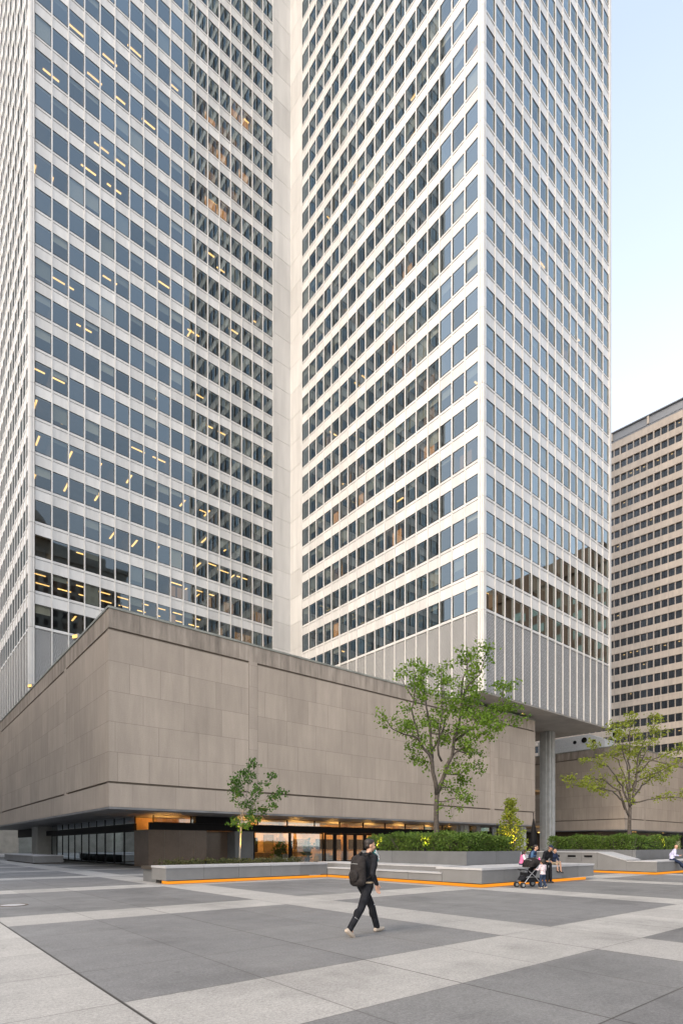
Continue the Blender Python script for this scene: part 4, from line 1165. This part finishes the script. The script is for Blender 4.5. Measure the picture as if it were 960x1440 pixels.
    if top: blob('top', torso(.016)+arms(.014, sleeves), vox*1.1, top, t)
    if bottom: blob('trousers', legp(.015, legs), vox*1.1, bottom, t)
    sd = shoe_dir or ((0,1,0),(0,1,0))
    for i in (0, 1):
        d = V(sd[i]).normalized(); a = an[i]; dn = V((0,0,-1)); dn = (dn-d*dn.dot(d)).normalized()
        sp_ = [('cap', a+dn*.045*S_-d*.045*S_, a+dn*.050*S_+d*.09*S_, .042*S_, .045*S_), ('cap', a+dn*.050*S_+d*.08*S_, a+dn*.060*S_+d*.165*S_, .045*S_, .034*S_), ('cap', a-d*.01*S_, a+dn*.03*S_, .046*S_, .05*S_)]
        blob('shoe', sp_, vox, shoes, t, 3)
    q = lambda x, y, z: hd+Rh @ V((x*hs, y*hs, z*hs)); e = lambda x, y, z, r: ('ell', q(x,y,z), tuple(v*hs for v in r), Rh)
    if hair == 'short': blob('hair', [e(0,-.024,.052,(.084,.094,.082)), e(0,-.055,-.005,(.076,.056,.06)), e(0,.030,.092,(.06,.05,.03))], vox, 'hair', t, 2)
    elif hair == 'curly':
        rr = random.Random(2); P = [e(0,-.03,.045,(.098,.098,.092)), e(0,-.075,-.03,(.088,.062,.085))]
        for _ in range(46):
            a, b = rr.uniform(0, 6.28), rr.uniform(-.5, 1.4); x, y, z = math.cos(a)*math.cos(b), math.sin(a)*math.cos(b), math.sin(b)
            if y > .45 and z < .55: continue
            P.append(e(x*.098, y*.1-.03, z*.098+.03, (.026,.026,.026)))
        blob('hair', P, vox, 'hair', t, 1)
    elif hair == 'long': blob('hair', [e(0,-.022,.05,(.086,.096,.084)), e(0,-.066,-.03,(.08,.05,.10)), e(0,-.075,-.13,(.07,.035,.09)), e(.066,-.03,-.05,(.02,.035,.08)), e(-.066,-.03,-.05,(.02,.035,.08))], vox, 'hair', t, 2)
    elif hair == 'bun': blob('hair', [e(0,-.022,.05,(.086,.096,.084)), e(0,-.066,-.02,(.078,.05,.07)), e(0,-.125,.01,(.045,.045,.045))], vox, 'hair', t, 2)
    elif hair == 'cap':
        blob('hair', [e(0,-.055,-.01,(.078,.055,.05))], vox, 'hair', t, 2)
        blob('cap', [e(0,-.012,.058,(.088,.100,.076)), e(0,.110,.045,(.062,.055,.011))], vox*.8, 'navy_cloth', t, 2)
    t['q'] = 0; del t['q']
    return t, dict(head=hd, Rh=Rh, hs=hs)
def rot_to(dx, dy): return math.atan2(-dx, dy)
# walking man
RX, RY = .769, -.639
wdir = V((RX*.72+FX*.62, RY*.72+FY*.62, 0)).normalized()
back = onD(488, 9.95); front = onD(534, 10.50)
wdir = (front-back).normalized(); mid = (back+front)/2
Jw = dict(pelvis=(0,.03,.93), chest=(0,.075,1.27), neck=(0,.10,1.50), head=(0.0,.155,1.655), sh=((-.185,.07,1.43),(.185,.09,1.43)), el=((-.25,.14,1.16),(.245,-.02,1.145)),
          wr=((-.20,.34,1.02),(.235,.10,.945)), hip=((-.09,.03,.91),(.09,.03,.91)), kn=((-.09,.285,.50),(.095,-.165,.505)), an=((-.085,.42,.095),(.085,-.44,.145)))
man, hp = person('man in black with a dark backpack walking across the paving, teal cloth at his chin', (mid.x, mid.y, 0), rot_to(wdir.x, wdir.y), Jw, 1.0, (-.45, -.05, 0), 'skin', .0085,
    'black_cloth', 1.0, 'black_cloth', 1.0, 'shoebeige', ((0,1,.12),(0,.82,-.55)), 'short', ((.1,.9,-.5),(-.05,.25,-1)), ((0,0,1),(0,1,.1)), .97, .45)
# hem, belt line and knee reflectors, neck cloth
m = MB(); m.lathe([(.172,0),(.178,.006),(.177,.022),(.168,.03)], 24); o = m.build('shirt_hem', 'khaki', man, True, (0,.03,.962)); o.scale = (1.0,.74,1)
q = lambda x, y, z: hp['head']+hp['Rh'] @ V((x, y, z))
m = MB()
pts = [q(-.06,.09,-.07), q(.06,.09,-.07), q(.085,.06,-.12), q(.05,.165,-.27), q(0,.15,-.32), q(-.05,.165,-.26), q(-.085,.06,-.12)]
cen = q(0,.165,-.14)
for a, b in zip(pts, pts[1:]+pts[:1]): m.quad([a, b, cen], [(0,0)]*3)
o = m.build('neck_cloth', 'teal', man); sol = o.modifiers.new('s', 'SOLIDIFY'); sol.thickness = .008
for a, b in ((q(-.05,.10,-.078), q(.045,.175,-.25)), (q(.06,.10,-.078), q(-.005,.165,-.30)), (q(.088,.07,-.12), q(.04,.175,-.20))):
    m = MB(); m.tube([a, (a+b)/2+hp['Rh'] @ V((0,.012,0)), b], .009, 6); m.build('stripe', 'whitecloth', man)
for kx, ky, kz in ((-.09,.285,.55), (.09,-.305,.325)):
    m = MB(); m.lathe([(.071 if kz > .5 else .062, 0), (.072 if kz > .5 else .063, .014)], 18); o = m.build('reflective_band', 'whitecloth', man, False, (kx, ky, kz)); o.rotation_euler = (R(-20) if kz > .5 else R(-45), R(12), 0)
# backpack carried by the man
bp = thing('backpack', 'large dark backpack worn by the walking man', 'backpack', man.location, man.rotation_euler.z)
blob('bag', [('ell', V((0,-.155,1.22)), (.165,.12,.27)), ('cap', V((-.10,-.15,1.02)), V((-.10,-.14,1.40)), .085,.07), ('cap', V((.10,-.15,1.02)), V((.10,-.14,1.40)), .085,.07), ('cap', V((-.08,-.16,1.0)), V((.08,-.16,1.0)), .10,.10)], .010, 'black_pack', bp, 3)
blob('front_pocket', [('ell', V((0,-.265,1.10)), (.12,.05,.12))], .010, 'black_pack', bp, 2)
for s in (-1, 1):
    m = MB(); m.tube([(s*.10,-.07,1.47), (s*.125,.04,1.525), (s*.135,.16,1.44), (s*.15,.185,1.30), (s*.165,.10,1.12), (s*.15,-.08,1.05)], [.018,.022,.022,.02,.014,.012], 8); m.build('strap', 'black_pack', bp, True)
m = MB(); m.tube([(-.09,-.245,1.32),(0,-.275,1.325),(.09,-.245,1.32)], .006, 6); m.build('zip', 'greymetal', bp)

# the family on the bench
def seated(seat=.78, knee_y=.43, foot=(.40, .10), lean=.05, feetz=.09, dx=.0):
    z = seat+.10
    return dict(pelvis=(0,0,z), chest=(0,.03+lean,z+.34), neck=(0,.05+lean*1.7,z+.57), head=(0,.09+lean*2.1,z+.715), sh=((-.185,.04+lean*1.5,z+.50),(.185,.04+lean*1.5,z+.50)),
                el=((-.24,.10+lean,z+.22),(.24,.10+lean,z+.22)), wr=((-.13,.34,z+.13),(.13,.34,z+.13)), hip=((-.09,.03,z-.02),(.09,.03,z-.02)),
                kn=((-.11-dx,knee_y,z-.03),(.11+dx,knee_y,z-.03)), an=((-.12-dx,foot[0],feetz),(.12+dx,foot[0]+.06,feetz)))
BZ = ZT1
fd = rot_to(-.25, -1)
def bench_pt(px, v): 
    p = onV(px, v); return (p.x, p.y, 0)
h_ = (( .2,.9,-.4),(-.2,.9,-.4)); th_ = ((1,0,.3),(-1,0,.3))
person('man in black with a dark blue cap sitting on the granite bench between two others', bench_pt(763, 13.30), rot_to(-.3,-1), seated(BZ, .34, (.36,.1), .19, .10), .98, (.25,-.32,0), 'skin_tan', .014, 'black_cloth', 1, 'black_cloth', 1, 'shoeblack', None, 'cap', h_, th_, 1.08, .7)
wj = seated(BZ, .36, (.36,.1), .06, .10); wj['el'] = ((-.27,.02,1.10),(.24,.12,1.10))
wm_, wh_ = person('woman with dark hair in a navy padded vest and blue sleeves sitting behind the stroller', bench_pt(746.5, 13.55), rot_to(.2,-1), wj, .99, (.1,-.12,0), 'skin', .014, 'bluejean', 1, 'bluejean', 1, 'shoeblack', None, 'bun', h_, th_, 1.02, .7)
blob('vest', [('ell', V((0,.0,BZ+.15)), (.205,.165,.15)), ('ell', V((0,.05,BZ+.36)), (.215,.17,.21)), ('ell', V((0,.10,BZ+.54)), (.20,.15,.13)), ('cap', V((-.17,.12,BZ+.59)), V((.17,.12,BZ+.59)), .082,.082)], .014, 'navy_cloth', wm_)
bj = seated(.78, .36, (.36,0), .04, .0)
k = .80
bj = seated(BZ/k, .40, (.40,0), .02, 0); zk = BZ/k+.10
bj['an'] = ((-.14,.44,zk-.44),(.16,.50,zk-.42)); bj['kn'] = ((-.13,.40,zk-.02),(.15,.42,zk-.02))
person('boy in a navy sweatshirt and khaki shorts sitting on the bench with his legs dangling', bench_pt(777.5, 13.30), rot_to(-.28,-1), bj, k, (-.05,0,0), 'skin', .012, 'navy_cloth', 1, 'khaki', .46, 'shoeblack', ((-.2,1,-.25),(.3,1,-.2)), 'short', h_, th_, 1.0, .7, 1.18)
k = .72; gj = seated((BZ+.0)/k, .36, (.2,0), .05, 0); zk = BZ/k+.10
gj['kn'] = ((-.14,.40,zk-.03),(.14,.40,zk-.03)); gj['an'] = ((.02,.52,zk-.05),(-.04,.58,zk-.04))
gt, gh = person('little girl in a white and pink jacket sitting on the bench behind the stroller', bench_pt(732.5, 14.05), rot_to(.9,-.6), gj, k, (.1,-.2,0), 'skin_tan', .012, 'pink', 1, 'navy_cloth', 1, 'shoeblack', ((0,1,.2),(0,1,.2)), 'long', h_, th_, 1.0, .7, 1.2)
blob('sleeve', [('cap', V((.185*k,.09*k,BZ+.585*k)), V((.24*k,.15*k,BZ+.32*k)), .058,.05), ('cap', V((.24*k,.15*k,BZ+.32*k)), V((.15*k,.32*k,BZ+.24*k)), .05,.04)], .012, 'whitecloth', gt)
# toddler from behind
p = onD(763, 21.2); k = .66
Jt = dict(pelvis=(0,0,.84), chest=(0,.0,1.17), neck=(0,.02,1.40), head=(0,.05,1.555), sh=((-.185,0,1.33),(.185,0,1.33)), el=((-.25,.10,1.10),(.25,.05,1.08)), wr=((-.20,.32,1.12),(.22,.26,.98)),
          hip=((-.09,0,.82),(.09,0,.82)), kn=((-.11,.06,.46),(.10,.0,.46)), an=((-.12,.02,.10),(.10,-.14,.13)))
person('curly-haired toddler in pale top and navy trousers standing with back turned beside the stroller', (p.x, p.y, 0), rot_to(-FX*.2+.35, .9), Jt, k, (.1,-.1,0), 'skin_tan', .010, 'pinkwhite', 1, 'denim', 1, 'shoebeige', ((0,1,0),(0,1,-.2)), 'curly', ((0,.8,.1),(0,.9,-.3)), ((1,0,0),(-1,0,0)), 1.05, .5, 1.25)
# pink bottle held by the seated man
p = bench_pt(758, 12.95); t = thing('bottle', 'hot pink drinking bottle on the lap of the man in the cap', 'bottle', (p[0], p[1], .96))
m = MB(); m.lathe([(.001,0),(.036,0),(.038,.13),(.024,.16),(.024,.175)], 14); m.build('flask', 'hotpink', t, True)
m = MB(); m.lathe([(.026,.174),(.026,.205),(.001,.207)], 12); m.build('lid', 'whitecloth', t)
# man perched on the right bench, legs stretched out
p = onV(944.5, 12.75)
jr = seated(BZ, .40, (.3,0), .06, .1); zr = BZ+.10
jr['kn'] = ((-.10,.40,zr-.24),(.10,.40,zr-.22)); jr['an'] = ((-.10,.80,.10),(.12,.84,.10)); jr['el'] = ((-.26,-.06,1.12),(.25,.12,1.10)); jr['wr'] = ((-.22,-.02,.88),(.12,.34,1.06))
person('bald man in a pale lavender shirt perched on the right bench, legs stretched out', (p.x, p.y, 0), rot_to(.45,-.9), jr, 1.0, (-.1,-.65,0), 'skin', .014, 'lavender', .95, 'navy_cloth', 1, 'shoeblack', None, 'none', ((-.1,.2,-1),(0,1,.2)), ((0,1,0),(-1,0,.3)), 1.05, .5)

# ------------------------------------------------------------------ stroller
p = onD(744, 22.0); st = thing('stroller', 'black baby stroller with grey hood trim parked beside the toddler', 'stroller', (p.x, p.y, 0), rot_to(-RX*.9-FX*.25, -RY*.9-FY*.25))
# local y = forward (to the left in the picture)
for s in (-1, 1):
    m = MB(); m.tube([(s*.25,.42,.14),(s*.26,.12,.50),(s*.26,-.25,.86),(s*.25,-.40,1.02)], .016); m.build('side_frame', 'silver', st)
    m = MB(); m.tube([(s*.28,-.34,.14),(s*.27,-.10,.42),(s*.26,.20,.66)], .015); m.build('rear_leg', 'silver', st)
m = MB(); m.tube([(-.25,-.40,1.02),(-.23,-.44,1.06),(.23,-.44,1.06),(.25,-.40,1.02)], .02); m.build('handle', 'shoeblack', st)
m = MB(); m.tube([(-.26,.20,.66),(-.2,.40,.72),(.2,.40,.72),(.26,.20,.66)], .018); m.build('bumper_bar', 'shoeblack', st)
def wheel(x, y, r):
    m = MB(); m.tube([(x-.022,y,r),(x+.022,y,r)], r, 20); w = m.build('wheel', 'shoeblack', st)
    m = MB(); m.tube([(x-.026,y,r),(x+.026,y,r)], r*.55, 14); m.build('hub', 'greymetal', w)
for s in (-1, 1): wheel(s*.25, .44, .105); wheel(s*.19, .44, .105); wheel(s*.29, -.34, .135)
m = MB()
m.prism([(.28,.48),(-.12,.42),(-.34,.95),(-.24,.97),(-.05,.56),(.28,.60)], 0, -.22, .22); m.build('seat', 'black_cloth', st)
m = MB(); m.prism([(.30,.47),(.42,.30),(.36,.28),(.24,.46)], 0, -.2, .2); m.build('footrest', 'black_cloth', st)
m = MB(); m.prism([(.26,.20),(-.30,.22),(-.34,.38),(.22,.34)], 0, -.21, .21); m.build('basket', 'black_cloth', st)
hd_ = MB(); n = 14; cy, cz, r = -.12, .84, .30; rows = []
for i in range(n+1):
    a = R(-8)+(R(150)-R(-8))*i/n; rows.append([(x*.245, cy+math.cos(a)*r*(1-.10*abs(x)**3), cz+math.sin(a)*r*1.12*(1-.10*abs(x)**3)) for x in (-1,-.6,0,.6,1)])
for i in range(n):
    for j in range(4): hd_.quad([rows[i][j], rows[i][j+1], rows[i+1][j+1], rows[i+1][j]], [(0,0)]*4)
for s in (0, 4):
    for i in range(n): hd_.quad([rows[i][s], rows[i+1][s], (rows[i][s][0], cy, cz-.02)], [(0,0)]*3)
o = hd_.build('hood', 'black_pack', st, True); sol = o.modifiers.new('s', 'SOLIDIFY'); sol.thickness = .01
for i in (0, 5, 10):
    m = MB(); m.tube([(x*1.03, cy+(y-cy)*1.03, cz+(z-cz)*1.03) for x, y, z in rows[i]], .012, 6); m.build('hood_bow', 'silver', st)

# ------------------------------------------------------------------ camera, sky, sun
cam = bpy.data.cameras.new('camera'); co_ = bpy.data.objects.new('camera', cam); COL.objects.link(co_)
co_.location = (0, 0, EYE); co_.rotation_euler = (R(90), 0, -math.atan2(FX, FY))
cam.sensor_fit = 'HORIZONTAL'; cam.sensor_width = 36; cam.lens = 36*FOC/960; cam.shift_y = (HOR-720)/960; cam.clip_end = 5000; cam.clip_start = .1
SC.camera = co_
SUN_EL, SUN_AZ = R(38), V((-1, -.14, 0)).normalized()      # direction towards the sun
w = bpy.data.worlds.new('World'); SC.world = w; w.use_nodes = True
n = w.node_tree.nodes; l = w.node_tree.links; n.clear()
sky = n.new('ShaderNodeTexSky'); sky.sky_type = 'NISHITA'; sky.sun_disc = False
sky.sun_elevation = SUN_EL; sky.sun_rotation = math.atan2(SUN_AZ.x, SUN_AZ.y)
sky.air_density = 1.0; sky.dust_density = 5.0; sky.ozone_density = 1.0; sky.altitude = 30
bg = n.new('ShaderNodeBackground'); bg.inputs[1].default_value = .075
wo = n.new('ShaderNodeOutputWorld'); l.new(sky.outputs[0], bg.inputs[0])
# a thin even veil of high cloud over the clear sky, thicker towards the horizon
tcw = n.new('ShaderNodeTexCoord'); sx = n.new('ShaderNodeSeparateXYZ'); l.new(tcw.outputs['Generated'], sx.inputs[0])
hz_ = ramp(n, l, sx.outputs[2], 0.02, .80, 1, 0)
vc = mixc(n, l, hz_, (.74, .85, 1.0), (1.0, .95, .88))
vs = ramp(n, l, hz_, 0, 1, .38, .92)
cl = ramp(n, l, noise(n, l, mapped(n, l, tcw.outputs['Generated'], (1, 1, 2.5)), 2.2, 4), .3, .75, .98, 1.02)
b2 = n.new('ShaderNodeBackground'); l.new(vc, b2.inputs[0]); l.new(mathn(n, l, 'MULTIPLY', vs, cl), b2.inputs[1])
ad = n.new('ShaderNodeAddShader'); l.new(bg.outputs[0], ad.inputs[0]); l.new(b2.outputs[0], ad.inputs[1]); l.new(ad.outputs[0], wo.inputs[0])
sl_ = bpy.data.lights.new('sun', 'SUN'); sl_.energy = .72; sl_.angle = R(25); sl_.color = (1, .80, .58)
so = bpy.data.objects.new('sun', sl_); COL.objects.link(so)
dv = V((SUN_AZ.x*math.cos(SUN_EL), SUN_AZ.y*math.cos(SUN_EL), math.sin(SUN_EL)))
so.rotation_euler = dv.to_track_quat('Z', 'Y').to_euler()
SC.view_settings.view_transform = 'Standard'; SC.view_settings.look = 'None'; SC.view_settings.gamma = 1; SC.view_settings.use_curve_mapping = False
SC.view_settings.exposure = 1.04
SC.render.engine = 'CYCLES'
cy_ = SC.cycles; cy_.max_bounces = 8; cy_.diffuse_bounces = 3; cy_.glossy_bounces = 4; cy_.transparent_max_bounces = 12; cy_.sample_clamp_indirect = 4; cy_.use_denoising = True
cy_.caustics_reflective = False; cy_.caustics_refractive = False
